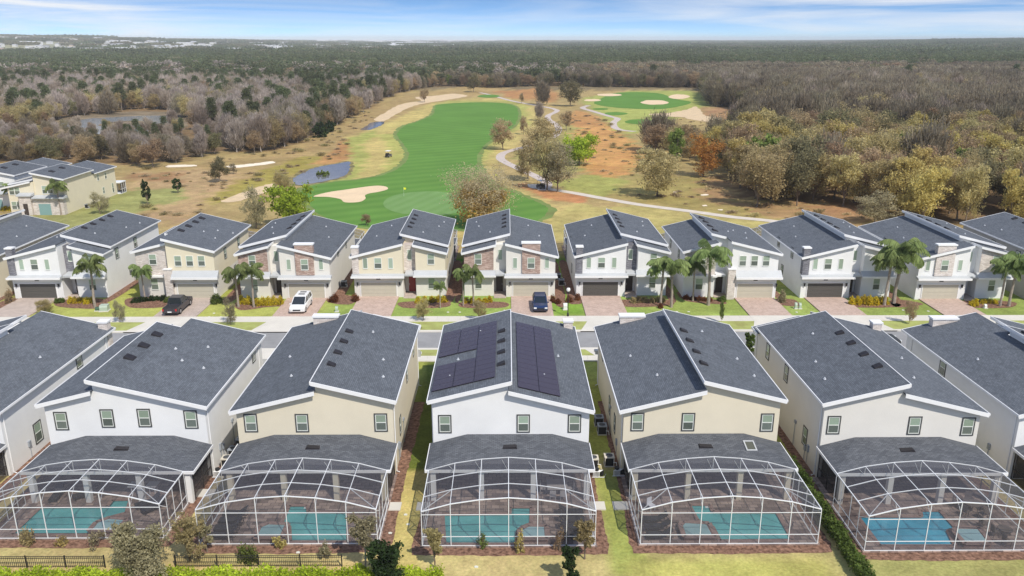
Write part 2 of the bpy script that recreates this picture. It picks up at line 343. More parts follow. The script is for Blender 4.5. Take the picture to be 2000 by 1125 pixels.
def noise2(x, y, s, seed):
    r = np.random.RandomState(seed); o = np.zeros_like(x)
    for k in range(5):
        a = r.uniform(0, 6.28); f = (2**(k*.7))/s; o += np.sin((x*math.cos(a)+y*math.sin(a))*f*6.28+r.uniform(0, 6.28)+1.3*np.sin((y*math.cos(a)-x*math.sin(a))*f*4.1))/(1.35**k)
    return o/2.2
rows = [22.]
while rows[-1] < 420: rows.append(rows[-1]*1.006)
while rows[-1] < 15000: rows.append(rows[-1]*1.03)
rows = np.array(rows); nc = 341; tt = np.linspace(-1, 1, nc)*1.05
YY, TT = np.meshgrid(rows, tt, indexing='ij'); XX = TT*(YY+18)
X, Y = XX.ravel(), YY.ravel(); Z = HT(X, Y)
# sightline-independent colour: sample zones in world metres with a wobbling, feathered edge
colr = np.tile(np.array(L1((124, 110, 84))), (len(X), 1))
zw = [(W2(p), np.array(L1(c)), w) for p, c, w in zones]
near = Y < 900
xs, ys = X[near], Y[near]; cn_ = colr[near]
for zi, (poly, c, w) in enumerate(zw):
    acc = np.zeros(len(xs))
    for k in range(5):
        jx = nr.normal(0, w*.35, len(xs))+noise2(xs, ys, 14., zi*7+1)*w; jy = nr.normal(0, w*.35, len(xs))+noise2(xs, ys, 11., zi*7+2)*w
        acc += inpoly(xs+jx, ys+jy, poly)
    a = (acc/5)[:, None]; cn_ = cn_*(1-a)+c*a
# lots: lawns front and back
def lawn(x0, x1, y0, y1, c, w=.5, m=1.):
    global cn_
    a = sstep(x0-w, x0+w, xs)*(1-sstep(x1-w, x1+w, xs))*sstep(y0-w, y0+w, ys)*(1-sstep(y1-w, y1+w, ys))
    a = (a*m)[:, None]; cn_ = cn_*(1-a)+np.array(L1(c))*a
lawn(-120, 120, 0, 104, (178,162,112), 1.)
lawn(-120, 120, 62, 130, (150,152,74), 2.)
lawn(-120, 120, 93, 108, (160,163,88), .3)
lawn(-24, 20, 93, 112, (136,156,80), 2.5, .8)
lawn(20, 120, 93, 112, (140,157,84), 2.5, .8)
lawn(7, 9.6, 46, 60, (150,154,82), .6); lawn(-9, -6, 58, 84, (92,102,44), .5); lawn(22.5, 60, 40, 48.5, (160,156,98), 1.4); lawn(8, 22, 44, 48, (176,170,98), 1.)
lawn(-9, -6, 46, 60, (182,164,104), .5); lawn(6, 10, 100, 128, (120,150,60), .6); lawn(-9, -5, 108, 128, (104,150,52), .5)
lawn(-90, -10, 44, 47.6, (188,166,112), .6)
nf = noise2(xs, ys, 30., 99)[:, None]*.5+noise2(xs, ys, 7., 77)[:, None]*.5
cn_ = np.clip(cn_*(1+nf*.16), 0, 1)
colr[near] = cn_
far = ~near; d = np.sqrt(X*X+Y*Y)
town = sstep(-.02, .06, -(X/Y))*sstep(1700, 2300, d)
colr = colr*(1-town[:, None])+np.array(L1((140,138,112)))*town[:, None]
pu, pv = projn(X, Y, Z)
def fld(p, c):
    k = inpoly(pu, pv, p); colr[k] = L1(c)
fld([(-200, 96), (118, 98), (90, 105), (40, 110), (-200, 112)], (176,140,112)); fld([(-200, 78), (80, 79), (60, 92), (-200, 95)], (150,146,110))
me = bpy.data.meshes.new('ground')
nR = len(rows); idx = np.arange(nR*nc).reshape(nR, nc)
q = np.stack([idx[:-1, :-1], idx[:-1, 1:], idx[1:, 1:], idx[1:, :-1]], -1).reshape(-1, 4)
me.vertices.add(len(X)); me.vertices.foreach_set('co', np.stack([X, Y, Z], 1).ravel())
me.loops.add(q.size); me.loops.foreach_set('vertex_index', q.ravel().astype(np.int32))
me.polygons.add(len(q)); me.polygons.foreach_set('loop_start', np.arange(0, q.size, 4, dtype=np.int32)); me.polygons.foreach_set('loop_total', np.full(len(q), 4, np.int32))
me.update(calc_edges=True)
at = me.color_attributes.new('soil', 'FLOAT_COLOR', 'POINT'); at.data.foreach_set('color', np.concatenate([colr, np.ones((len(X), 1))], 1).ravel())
gm = bpy.data.materials.new('ground_cover'); gm.use_nodes = True; t = gm.node_tree; b = t.nodes['Principled BSDF']; b.inputs['Roughness'].default_value = 1; b.inputs['Specular IOR Level'].default_value = .1
va = N(t, 'ShaderNodeVertexColor', _layer_name='soil'); co = N(t, 'ShaderNodeTexCoord')
def mod(src, scale, amt, det=4, dist=0):
    nz = N(t, 'ShaderNodeTexNoise'); nz.inputs['Scale'].default_value = scale; nz.inputs['Detail'].default_value = det; nz.inputs['Roughness'].default_value = .65; nz.inputs['Distortion'].default_value = dist
    t.links.new(co.outputs['Object'], nz.inputs['Vector']); mr = N(t, 'ShaderNodeMapRange'); mr.inputs[1].default_value = .3; mr.inputs[2].default_value = .7; mr.inputs[3].default_value = 1-amt; mr.inputs[4].default_value = 1+amt
    t.links.new(nz.outputs[0], mr.inputs[0]); hv = N(t, 'ShaderNodeHueSaturation'); t.links.new(src, hv.inputs['Color']); t.links.new(mr.outputs[0], hv.inputs['Value'])
    m2 = N(t, 'ShaderNodeMapRange'); m2.inputs[1].default_value = .3; m2.inputs[2].default_value = .7; m2.inputs[3].default_value = .5+amt*.03; m2.inputs[4].default_value = .5-amt*.02
    sc2 = N(t, 'ShaderNodeTexNoise'); sc2.inputs['Scale'].default_value = scale*.7; sc2.inputs['Detail'].default_value = 3; mp = N(t, 'ShaderNodeMapping'); mp.inputs['Location'].default_value = (31, 7, 3)
    t.links.new(co.outputs['Object'], mp.inputs[0]); t.links.new(mp.outputs[0], sc2.inputs['Vector']); t.links.new(sc2.outputs[0], m2.inputs[0]); t.links.new(m2.outputs[0], hv.inputs['Hue'])
    return hv.outputs[0]
s_ = mod(va.outputs[0], .035, .16, 5, .6); s_ = mod(s_, .28, .22, 6, .4); s_ = mod(s_, 1.1, .14, 6); s_ = mod(s_, 4.2, .24, 7)
t.links.new(s_, b.inputs['Base Color'])
nb = N(t, 'ShaderNodeTexNoise'); nb.inputs['Scale'].default_value = 5; nb.inputs['Detail'].default_value = 6; bp = N(t, 'ShaderNodeBump'); bp.inputs['Strength'].default_value = .6; bp.inputs['Distance'].default_value = .08
t.links.new(co.outputs['Object'], nb.inputs['Vector']); t.links.new(nb.outputs[0], bp.inputs['Height']); t.links.new(bp.outputs[0], b.inputs['Normal'])
me.materials.append(gm); go = bpy.data.objects.new('ground', me); COL.objects.link(go); go['kind'] = 'structure'

# turf: mown with light and dark passes
def turf(name, c1, c2, period, ang, nzamt=.12):
    m = bpy.data.materials.new(name); m.use_nodes = True; t = m.node_tree; b = t.nodes['Principled BSDF']; b.inputs['Roughness'].default_value = 1; b.inputs['Specular IOR Level'].default_value = .1
    co = N(t, 'ShaderNodeTexCoord'); mp = N(t, 'ShaderNodeMapping'); mp.inputs['Rotation'].default_value = (0, 0, rad(ang)); t.links.new(co.outputs['Object'], mp.inputs[0])
    wv = N(t, 'ShaderNodeTexWave'); wv.inputs['Scale'].default_value = 1/period*.314; wv.inputs['Distortion'].default_value = 1.2; wv.inputs['Detail'].default_value = 2; wv.inputs['Detail Scale'].default_value = .3
    t.links.new(mp.outputs[0], wv.inputs['Vector'])
    nz = N(t, 'ShaderNodeTexNoise'); nz.inputs['Scale'].default_value = .05; nz.inputs['Detail'].default_value = 7; nz.inputs['Roughness'].default_value = .7; t.links.new(co.outputs['Object'], nz.inputs['Vector'])
    mxx = N(t, 'ShaderNodeMixRGB'); mxx.inputs[1].default_value = (*c1, 1); mxx.inputs[2].default_value = (*c2, 1); t.links.new(wv.outputs[0], mxx.inputs[0])
    mr = N(t, 'ShaderNodeMapRange'); mr.inputs[1].default_value = .3; mr.inputs[2].default_value = .7; mr.inputs[3].default_value = 1-nzamt; mr.inputs[4].default_value = 1+nzamt; t.links.new(nz.outputs[0], mr.inputs[0])
    hv = N(t, 'ShaderNodeHueSaturation'); t.links.new(mxx.outputs[0], hv.inputs['Color']); t.links.new(mr.outputs[0], hv.inputs['Value']); t.links.new(hv.outputs[0], b.inputs['Base Color']); return m
turf_f = turf('fairway_turf', (.100, .215, .042), (.122, .245, .050), 6, 60)
turf_g = turf('green_turf', (.15, .27, .085), (.17, .29, .10), 3, 20)
def sheetpx(name, px, m, z, n=5, jit=0, seed=1, soft=True):
    p = W2(px); p = smoothpoly(p, n, jit, seed) if soft else p
    return struct(MB().sheet(p, z), name, m)
def ell(u, v, ru, rv, n=14, ph=0, wob=.12, seed=3):
    r = random.Random(seed); return [(u+ru*math.cos(2*math.pi*i/n)*(1+r.uniform(-wob, wob)), v+rv*math.sin(2*math.pi*i/n)*(1+r.uniform(-wob, wob))) for i in range(n)]
def grow(poly, d):
    out = []; n = len(poly); A = sum(poly[i][0]*poly[(i+1) % n][1]-poly[(i+1) % n][0]*poly[i][1] for i in range(n)); s = 1 if A > 0 else -1
    for i in range(n):
        a, c = poly[i-1], poly[(i+1) % n]; dx, dy = c[0]-a[0], c[1]-a[1]; l = math.hypot(dx, dy) or 1; out.append((poly[i][0]+s*dy/l*d, poly[i][1]-s*dx/l*d))
    return out
cut1 = mat('first_cut', (.21, .235, .085), 1, .1, noise=(.15, .2), rgb2=(.16, .24, .07), detail=8)
struct(MB().sheet(rough(grow(smoothpoly(W2(fairpx), 4), 1.5), 1.2, .5, 3), .015), 'rough_turf', cut1)
sheetpx('fairway', fairpx, turf_f, .03, 6, .25)
sheetpx('sand_bunker', [(612,384),(640,376),(680,370),(715,365),(738,363),(754,365),(757,370),(740,375),(722,378),(713,382),(714,388),(705,394),(688,396),(672,395),(664,389),(640,385)], sand, .06)
sheetpx('putting_green', ell(836, 398, 87, 24, wob=.02), turf_g, .06)
sheetpx('fairway', [(1160,201),(1179,190),(1200,182),(1245,180),(1290,183),(1318,193),(1349,199),(1335,206),(1290,213),(1230,212),(1185,208)], turf_f, .05, 6)
for i, (u, v, a, b_) in enumerate([(1278,200,27,4.6),(1326,189,20,4.5),(1190,185.5,25,2.6),(1157,196,18,2.2)]): sheetpx('sand_bunker', ell(u, v, a, b_, seed=i+5), sand, .09)
for i, (u, v, a, b_) in enumerate([(1203,222,22,3),(1253,238,32,5),(1173,213,15,1.8),(955,188,22,3)]): sheetpx('tee_green', ell(u, v, a, b_, seed=i+15, wob=.05), turf_f, .07)
sheetpx('sand_area', [(1268,223),(1310,220),(1345,213),(1358,208),(1368,216),(1378,226),(1400,230),(1406,237),(1384,238),(1352,234),(1330,229),(1290,227)], sandc, .05, 6, .5)
sheetpx('sand_area', [(731,233),(752,220),(775,207),(800,200),(822,197),(812,190),(850,187),(886,183),(912,188),(868,196),(820,204),(792,214),(765,229),(748,238)], sandc, .05, 6, .5)
sheetpx('sand_area', [(432,393),(480,374),(520,361),(540,359),(542,366),(505,381),(462,394)], sandc, .05, 5, .3)
sheetpx('sand_track', [(440,325),(470,322),(500,319),(532,315),(534,319),(500,324),(460,328)], mat('sand_bright', (.80, .70, .56), 1, .1, noise=(.5, .08)), .05, 5, .3)
sheetpx('sand_track', [(330,323),(378,322),(380,325),(330,327)], MATS['sand_bright'], .05, 5, .3)
for i, (u, v, a, b_) in enumerate([(1376,381,8,1.6),(1377,402,6,1.3),(1408,410,5,1.2),(1320,375,5,1)]): sheetpx('sand_patch', ell(u, v, a, b_, 9, wob=.3, seed=i+30), MATS['sand_bright'], .05)
sheetpx('pond', [(573,349),(595,336),(616,328),(640,323),(664,319),(682,316),(683,330),(672,344),(634,354),(600,360),(580,361)], pondw, .05, 5, .3)
struct(MB().sheet(rough(grow(smoothpoly(W2([(573,349),(595,336),(616,328),(640,323),(664,319),(682,316),(683,330),(672,344),(634,354),(600,360),(580,361)]), 3), 1.1), 1., .5, 8), .02), 'pond_bank', mat('bank', (.15, .15, .06), 1, .1, noise=(.4, .35), rgb2=(.25, .2, .1)))
sheetpx('creek', [(704,253),(716,246),(724,240),(738,238),(750,238),(746,244),(735,249),(720,254)], pondw, .05, 5, .3)
mudp = mat('marsh_mud', (.14, .11, .07), 1, .2, noise=(.1, .3), rgb2=(.22, .17, .11))
sheetpx('marsh', [(90,244),(150,226),(250,218),(330,219),(372,226),(362,250),(320,268),(240,276),(160,272),(110,260)], mudp, .04, 6, 1)
wetw = watermat('wetland_water', (.30, .34, .37), (.38, .42, .46), .08)
sheetpx('wetland', [(120,243),(165,233),(230,229),(300,226),(338,230),(330,243),(300,254),(255,263),(200,263),(150,255)], wetw, .09, 6, 1.)
sheetpx('marsh_island', [(195,243),(235,237),(280,237),(285,242),(240,247),(205,248)], mudp, .13, 5, .6)
def ribbon(name, pts, w, m, z, n=8):
    c = smoothline(W2(pts), n); b = MB(); vs = []; fs = []
    for i, p in enumerate(c):
        a, e = c[max(i-1, 0)], c[min(i+1, len(c)-1)]; dx, dy = e[0]-a[0], e[1]-a[1]; l = math.hypot(dx, dy) or 1
        vs += [(p[0]-dy/l*w/2, p[1]+dx/l*w/2, z), (p[0]+dy/l*w/2, p[1]-dx/l*w/2, z)]
    fs = [(2*i, 2*i+1, 2*i+3, 2*i+2) for i in range(len(c)-1)]
    return struct(b.add(vs, fs), name, m)
ribbon('cart_path', [(1620,446),(1500,431),(1430,424),(1350,413),(1250,400),(1180,388),(1120,377),(1075,370),(1045,366),(1040,360)], 2.5, pathn, .04)
ribbon('cart_path', [(1060,372),(1068,358),(1045,344),(1010,328),(985,316),(977,308),(984,299),(1010,291),(1045,282),(1080,268),(1091,254),(1086,243),(1072,234),(1071,226),(1085,219),(1087,215),(1070,210),(1030,203),(995,196),(960,186),(938,181)], 2.7, pathm, .045)
ribbon('cart_path', [(1240,257),(1213,254),(1201,249),(1198,240),(1206,232),(1190,227),(1160,218),(1138,211),(1150,206)], 3.0, pathm, .045)

# ================================================================== STREET
struct(MB().box(-150, 150, 87.75, 93.25, -.2, .02), 'road', asph)
k = MB(); k.box(-150, 150, 93.25, 93.8, -.2, .13); k.box(-150, 150, 87.2, 87.75, -.2, .13); struct(k, 'kerb', conc)
verge = mat('verge_grass', (.36, .36, .13), 1, .1, noise=(.6, .2), rgb2=(.33, .37, .12), detail=8)
vg = MB(); vg.box(-150, 150, 93.8, 96.9, -.2, .115); vg.box(-150, 150, 85.3, 87.2, -.2, .115); struct(vg, 'verge', verge)
sw = MB()
for i in range(-100, 100):
    sw.box(i*1.5, i*1.5+1.485, 96.9, 99.0, -.2, .125); sw.box(i*1.5, i*1.5+1.485, 83.8, 85.3, -.2, .125)
struct(sw, 'sidewalk', conc)
# ================================================================== HOUSES
# plan of a house: x = 0 on the ridge step, w = 0 on the garage wall and growing to the rear; m mirrors x, d says which way the rear lies
LMATS = {'pane_low': mat('window_blind_grey', (.13, .155, .135), .12, .8, noise=(11, .1), rand=.3)}
def window(P, T, o, ax, nrm, w, h, style='dark', single=False, lab=None):
    """o = centre of the opening on the wall, ax = horizontal direction in the wall, nrm = outwards"""
    def put(b, name, m, par):
        b.tf(lambda p: T((o[0]+ax[0]*p[0]+nrm[0]*p[1], o[1]+ax[1]*p[0]+nrm[1]*p[1], o[2]+p[2]))); return b.build(name, m, par)
    hw, hh = w/2, h/2; f = MB(); tw = .10 if style == 'dark' else .07
    if style == 'dark':
        f.box(-hw-tw, -hw, .0, .05, -hh-tw, hh+tw); f.box(hw, hw+tw, 0, .05, -hh-tw, hh+tw); f.box(-hw, hw, 0, .05, hh, hh+tw); f.box(-hw, hw, 0, .05, -hh-tw, -hh)
        fr = put(f, 'window', trimd, P); g = MB(); a = .055
        g.box(-hw, -hw+a, 0, .035, -hh, hh); g.box(hw-a, hw, 0, .035, -hh, hh); g.box(-hw+a, hw-a, 0, .035, hh-a, hh); g.box(-hw+a, hw-a, 0, .035, -hh, -hh+a); g.box(-hw+a, hw-a, 0, .04, -.03, .03)
        put(g, 'frame', framew, fr)
    else:
        f.box(-hw-tw, -hw, 0, .05, -hh-tw, hh+tw); f.box(hw, hw+tw, 0, .05, -hh-tw, hh+tw); f.box(-hw, hw, 0, .05, hh, hh+tw); f.box(-hw, hw, 0, .08, -hh-tw-.03, -hh)
        if not single: f.box(-hw, hw, 0, .04, -.03, .03)
        fr = put(f, 'window', framew, P)
    p = MB(); p.box(-hw, hw, -.0, .02, 0 if not single else -hh, hh); put(p, 'pane', glassg, fr)
    if not single: p = MB(); p.box(-hw, hw, 0, .018, -hh, -.002); put(p, 'pane', LMATS['pane_low'], fr)
    if lab: fr['label'] = lab
    return fr
def roof_slab(P, T, x0, x1, zf, w0, w1, front=True, rear=True, eave=None, high=None, t=.12):
    b = MB(); za, zb = zf(x0), zf(x1); nsub = 1
    b.add([(x0, w0, za), (x1, w0, zb), (x1, w1, zb), (x0, w1, za), (x0, w0, za-t), (x1, w0, zb-t), (x1, w1, zb-t), (x0, w1, za-t)], [(0, 1, 2, 3), (4, 7, 6, 5), (0, 4, 5, 1), (1, 5, 6, 2), (2, 6, 7, 3), (3, 7, 4, 0)]).tf(T)
    r = b.build('roof', shingle, P); f = MB(); H = .31
    def rake(wa, wb): f.add([(x0, wa, za+.025), (x1, wa, zb+.025), (x1, wb, zb+.025), (x0, wb, za+.025), (x0, wa, za-H), (x1, wa, zb-H), (x1, wb, zb-H), (x0, wb, za-H)], [(0, 1, 2, 3), (4, 7, 6, 5), (0, 4, 5, 1), (1, 5, 6, 2), (2, 6, 7, 3), (3, 7, 4, 0)])
    if front: rake(w0-.07, w0-.002)
    if rear: rake(w1+.002, w1+.07)
    wa, wb = (w0-.07 if front else w0), (w1+.07 if rear else w1)
    for xe, out in ((eave, True), (high, True)):
        if xe is None: continue
        s = -1 if xe == min(x0, x1) else 1; ze = zf(xe); xa, xb = sorted((xe+s*.002, xe+s*.07))
        f.box(xa, xb, wa, wb, ze-(.17 if xe == eave else .26), ze+.02)
    f.tf(T); f.build('fascia', trimw, r); return r
def vents(P, T, zf, lst, n='roof_vent', s=(.42, .95)):
    for x, w in lst:
        b = MB(); a, c = s; z = zf
        b.add([(x-a, w-c/2, z(x-a)+.01), (x+a, w-c/2, z(x+a)+.01), (x+a, w+c/2, z(x+a)+.01), (x-a, w+c/2, z(x-a)+.01),
               (x-a*.8, w-c*.45, z(x-a)+.2), (x+a*.85, w-c*.45, z(x+a)+.13), (x+a*.85, w+c*.45, z(x+a)+.13), (x-a*.8, w+c*.45, z(x-a)+.2)],
              [(4, 5, 6, 7), (0, 1, 5, 4), (1, 2, 6, 5), (2, 3, 7, 6), (3, 0, 4, 7), (0, 3, 2, 1)]).tf(T).build(n, ventm, P)
def pipes(P, T, zf, lst):
    for x, w in lst:
        b = MB(); z = zf(x); b.cyl(x, w, z-.02, z+.17, .06, 8); b.cyl(x, w, z, z+.05, .13, 8); b.tf(T).build('vent_pipe', pipe, P)
def porch(P, T, xl, xr, L, near, colm, D=4.25, ze=2.86, zr=3.68):
    y0, y1 = L, L+D; r = MB(); i = 3.0
    r.add([(xl, y1, ze), (xr, y1, ze), (xr, y0, ze), (xl, y0, ze), (xl+i, y0, zr), (xr-i, y0, zr)], [(0, 1, 5, 4), (1, 2, 5), (0, 4, 3)])
    r.tf(T); ro = r.build('porch_roof', shingle_p, P)
    f = MB(); f.box(xl-.05, xr+.05, y1+.005, y1+.09, ze-.22, ze+.02); f.box(xl-.06, xl-.002, y0, y1, ze-.20, ze+.015); f.box(xr+.002, xr+.06, y0, y1, ze-.20, ze+.015); f.box(xl, xr, y0+.01, y1, ze-.2, ze-.12)
    f.tf(T).build('fascia', trimw, ro)
    for x in (xl+.35, xl+(xr-xl)*.345, xl+(xr-xl)*.655, xr-.75):
        c = MB(); c.box(x, x+.4, y1-.5, y1-.1, 0, ze-.2); c.tf(T).build('porch_column', colm, P)
    for x in (xl+.3, xr-.3):
        s = MB(); s.add([(x, y0+.02, .1), (x, y1-.5, .1), (x, y1-.5, ze-.21), (x, y0+.02, ze-.21)], [(0, 1, 2, 3)])
        s.tf(T).build('porch_screen', screen2, P); k = MB()
        for a in (y0+.05, (y0+y1)/2-.2, y1-.55): k.box(x-.03, x+.03, a, a+.05, .05, ze-.2)
        k.box(x-.03, x+.03, y0+.1, y1-.5, .95, 1.0)
        k.tf(T).build('screen_frame', dark, P)
    if near:
        g = MB(); w_ = xr-xl; g.box(xl+.5, xl+w_*.30, y0+.005, y0+.04, .1, 2.35); g.box(xl+w_*.38, xl+w_*.64, y0+.005, y0+.04, .1, 2.5); g.box(xl+w_*.70, xr-.6, y0+.005, y0+.04, .1, 2.35)
        g.tf(T); gl = g.build('sliding_door', glassd, P); h = MB()
        for a, b_ in ((xl+.5, xl+w_*.30), (xl+w_*.38, xl+w_*.64), (xl+w_*.70, xr-.6)):
            for q in (a, (a+b_)/2, b_-.07): h.box(q, q+.07, y0+.045, y0+.07, .1, 2.4)
        h.tf(T).build('door_frame', dark, gl)
    vents(P, T, lambda x: 3.30, [((xl+xr)/2, y0+1.6)], s=(.6, .5))
def meters(P, T, x, s, ws):
    for w, z, h in ws:
        b = MB(); b.box(min(x, x+s*.14), max(x, x+s*.14), w-.16, w+.16, z, z+h); b.tube([(x+s*.07, w, z), (x+s*.07, w, .1)], [.03, .03], 6); b.tf(T).build('meter_box', acg, P)
HS = {}
def house(key, label, typ, rx, fy, d, m, wall, garage=gd_beige, pier=None, piermat=None, block=None, recess=None, door=doorbrn, rf=2.9, gx=5.8, rearw=(), near=False, L=None, side=None, ltrim=None):
    P = thing('two_storey_house', label, 'house', (rx, fy, 0)); HS[key] = P
    P['group'] = 'houses backing onto the pool cages' if near else 'houses across the street'
    T = lambda p: (m*p[0], d*p[1], p[2])
    lw = ltrim or wall
    if typ == 'A':
        L = L or 19.0
        zl = lambda x: 7.65+.25*x; zr = lambda x: 8.5-.25*(x+.25); zb = lambda x: 7.42-.25*(x-2)
        wb = MB(); wb.prism([(-6.5, 3.0), (0, 3.0), (0, zl(0)-.12), (-6.5, zl(-6.5)-.12)], 'y', 0, L); wb.prism([(0, 3.0), (.28, 3.0), (.28, zl(.28)-.12), (0, zl(0)-.12)], 'y', 0, min(rf, 2.9))
        wb.prism([(0, 3.0), (6.1, 3.0), (6.1, zr(6.1)-.12), (0, zr(0)-.12)], 'y', rf, L); wb.prism([(2.0, 3.0), (6.1, 3.0), (6.1, zb(6.1)-.1), (2.0, zb(2)-.1)], 'y', .5, rf)
        wb.tf(T).build('wall', wall, P)
        lb = MB(); lb.box(-6.5, 0, 0, L, -.1, 3.0); lb.box(0, .28, 0, 2.5, -.1, 3.0); lb.box(0, 6.1, 2.5, L, -.1, 3.0); lb.box(2.0, 6.1, .5, 2.5, -.1, 3.0); lb.tf(T).build('lower_wall', lw, P)
        rb = MB(); rb.box(.28, 2.0, 1.5, max(rf, 1.6), 3.2, 7.15); rb.tf(T).build('recessed_wall', recess or wall, P)
        roof_slab(P, T, -6.9, 0, zl, -.4, L+.4, eave=-6.9)
        roof_slab(P, T, 0, .42, zl, -.4, rf-.45, rear=False)
        roof_slab(P, T, -.25, 6.45, zr, rf-.42, L+.4, eave=6.45, high=-.25)
        roof_slab(P, T, 1.72, 6.42, zb, .1, rf-.02, rear=False, eave=6.42, high=1.72)
        g0, g1 = -5.6, -.7
        sk = MB(); sk.prism([(-.85, 3.0), (-.85, 3.2), (0, 3.42), (0, 3.0)], 'x', -6.75, .5); sk.tf(T); so_ = sk.build('canopy', skirt, P)
        f = MB(); f.box(-6.8, .55, -.93, -.852, 2.97, 3.24); f.tf(T).build('canopy_trim', trimw, so_)
        sk = MB(); sk.prism([(-.35, 2.98), (-.35, 3.15), (.498, 3.75), (.498, 2.98)], 'x', 1.75, 6.35); sk.prism([(.0, 3.01), (.0, 3.25), (1.498, 3.5), (1.498, 3.01)], 'x', .5, 1.74); sk.tf(T); so_ = sk.build('canopy', skirt, P)
        f = MB(); f.box(1.7, 6.4, -.43, -.352, 2.95, 3.19); f.tf(T).build('canopy_trim', trimw, so_)
        if block: b = MB(); b.prism([(2.03, 3.76), (6.08, 3.76), (6.08, zb(6.08)-.3), (2.03, zb(2.03)-.3)], 'y', .46, .499); b.tf(T).build('stone_cladding', block, P)
        if recess: pass
        window(P, T, (1.1, 1.5, 5.7), (1, 0), (0, -1), .5, 1.4, 'white', True)
        dr = MB(); dr.box(.75, 1.7, 2.42, 2.49, .1, 2.55); dr.tf(T); do = dr.build('front_door', door, P); h = MB(); h.box(.83, .87, 2.36, 2.42, 1.0, 1.3); h.tf(T).build('handle', pipe, do)
        pl = MB(); pl.box(.3, 1.98, -.6, 2.48, -.05, .1); pl.tf(T).build('doorstep', paverg, P)
        if pier == 'edge':
            b = MB(); pt = 6.75 if near else 7.1; b.box(-6.62, -5.72, -.22, .6, 3.43, pt); b.tf(T); bo = b.build('stone_pier', piermat, P); c = MB(); c.box(-6.7, -5.64, -.3, .68, pt+.002, pt+.18); c.tf(T).build('cap', trimw, bo)
            for x, w, sg in ((-4.85, .55, True), (-3.1, .9, False), (-1.35, .55, True)): window(P, T, (x, 0, 4.9), (1, 0), (0, -1), w, 1.4, 'white', sg)
        elif pier == 'mid':
            b = MB(); pt = 7.3 if near else 7.68; b.box(-4.4, -1.92, -.22, .6, 3.43, pt); b.tf(T); bo = b.build('stone_pier', piermat, P); c = MB(); c.box(-4.5, -1.82, -.3, .68, pt+.002, pt+.18); c.tf(T).build('cap', trimw, bo)
            window(P, T, (-3.16, -.22, 4.95), (1, 0), (0, -1), .9, 1.4, 'white')
            for x in (-5.35, -.95): window(P, T, (x, 0, 4.9), (1, 0), (0, -1), .5, 1.4, 'white', True)
        window(P, T, (4.15, .5 if not block else .46, 5.35), (1, 0), (0, -1), .85, 1.4, 'white'); window(P, T, (4.15, .5, 1.85), (1, 0), (0, -1), .85, 1.5, 'white')
        vents(P, T, zr, [(.6, w) for w in (7.4, 10.0, 12.7, 15.4)], s=(.36, .62)); pipes(P, T, zr, [(4.4, 12), (4.9, 15.5), (2.6, 6.2)]); pipes(P, T, zl, [(-3.1, 14.5), (-4.6, 9.2)])
        xl, xr = -6.6, 6.35; wl, wr = -6.5, 6.1
    else:
        L = L or 15.5; xr_ = gx+2.9; gl_ = gx-3.5
        zl = lambda x: 7.75+.25*x; zr = lambda x: 8.75-.25*(x+.25)
        wb = MB(); wb.prism([(-4.1, 3.0), (0, 3.0), (0, zl(0)-.12), (-4.1, zl(-4.1)-.12)], 'y', .7, L); wb.prism([(0, 3.0), (.2, 3.0), (.2, zl(.2)-.12), (0, zl(0)-.12)], 'y', .7, 2.6)
        wb.prism([(0, 3.0), (xr_, 3.0), (xr_, zr(xr_)-.12), (0, zr(0)-.12)], 'y', 2.6, L); wb.prism([(gl_, 3.0), (xr_, 3.0), (xr_, zr(xr_)-.12), (gl_, zr(gl_)-.12)], 'y', 0, 2.6)
        wb.tf(T).build('wall', wall, P)
        lb = MB(); lb.box(-4.1, .2, .7, 2.6, -.1, 3.0); lb.box(-4.1, xr_, 2.6, L, -.1, 3.0); lb.box(gl_, xr_, 0, 2.6, -.1, 3.0); lb.tf(T).build('lower_wall', lw, P)
        roof_slab(P, T, -4.5, 0, zl, .3, L+.4, eave=-4.5); roof_slab(P, T, 0, .4, zl, .3, 2.15, rear=False)
        roof_slab(P, T, -.25, gl_-.35, zr, 2.2, L+.4, high=-.25); roof_slab(P, T, gl_-.35, xr_+.35, zr, -.4, L+.4, eave=xr_+.35)
        g0, g1 = gx-2.45, gx+2.45
        sk = MB(); sk.prism([(-.85, 3.0), (-.85, 3.25), (-.002, 4.05), (-.002, 3.0)], 'x', gx-2.93, gx+3.4); sk.tf(T); so_ = sk.build('canopy', skirt, P)
        f = MB(); f.box(gx-2.93, gx+3.45, -.93, -.852, 2.97, 3.27); f.tf(T).build('canopy_trim', trimw, so_)
        sk = MB(); sk.box(-4.3, .4, .1, .69, 3.0, 3.22); sk.box(.42, gl_-.5, .5, 2.58, 3.0, 3.22); sk.tf(T).build('canopy', trimw, P)
        b = MB(); b.box(gx-3.95, gx-2.95, -.5, -.003, 0, 4.25); b.tf(T); bo = b.build('stone_pier', stone_l, P); c = MB(); c.box(gx-4.02, gx-2.88, -.57, -.003, 4.252, 4.4); c.tf(T).build('cap', trimw, bo)
        if block: b = MB(); b.prism([(-4.07, 3.25), (.18, 3.25), (.18, zl(.18)-.3), (-4.07, zl(-4.07)-.3)], 'y', .66, .699); b.tf(T).build('stone_cladding', block, P)
        for dx in (-1.8, -.2, 1.4): window(P, T, (gx+dx-.2, 0, 5.4), (1, 0), (0, -1), .85, 1.35, 'white')
        window(P, T, (-1.7, .66 if block else .7, 5.45), (1, 0), (0, -1), .9, 1.35, 'white'); window(P, T, (-1.9, .7, 1.9), (1, 0), (0, -1), .9, 1.5, 'white')
        dr = MB(); dr.box(.35+(gl_-.4)*.3, .35+(gl_-.4)*.3+.95, 2.52, 2.59, .1, 2.5); dr.tf(T).build('front_door', door, P)
        pl = MB(); pl.box(.22, gl_-.02, .3, 2.58, -.05, .1); pl.tf(T).build('doorstep', paverg, P)
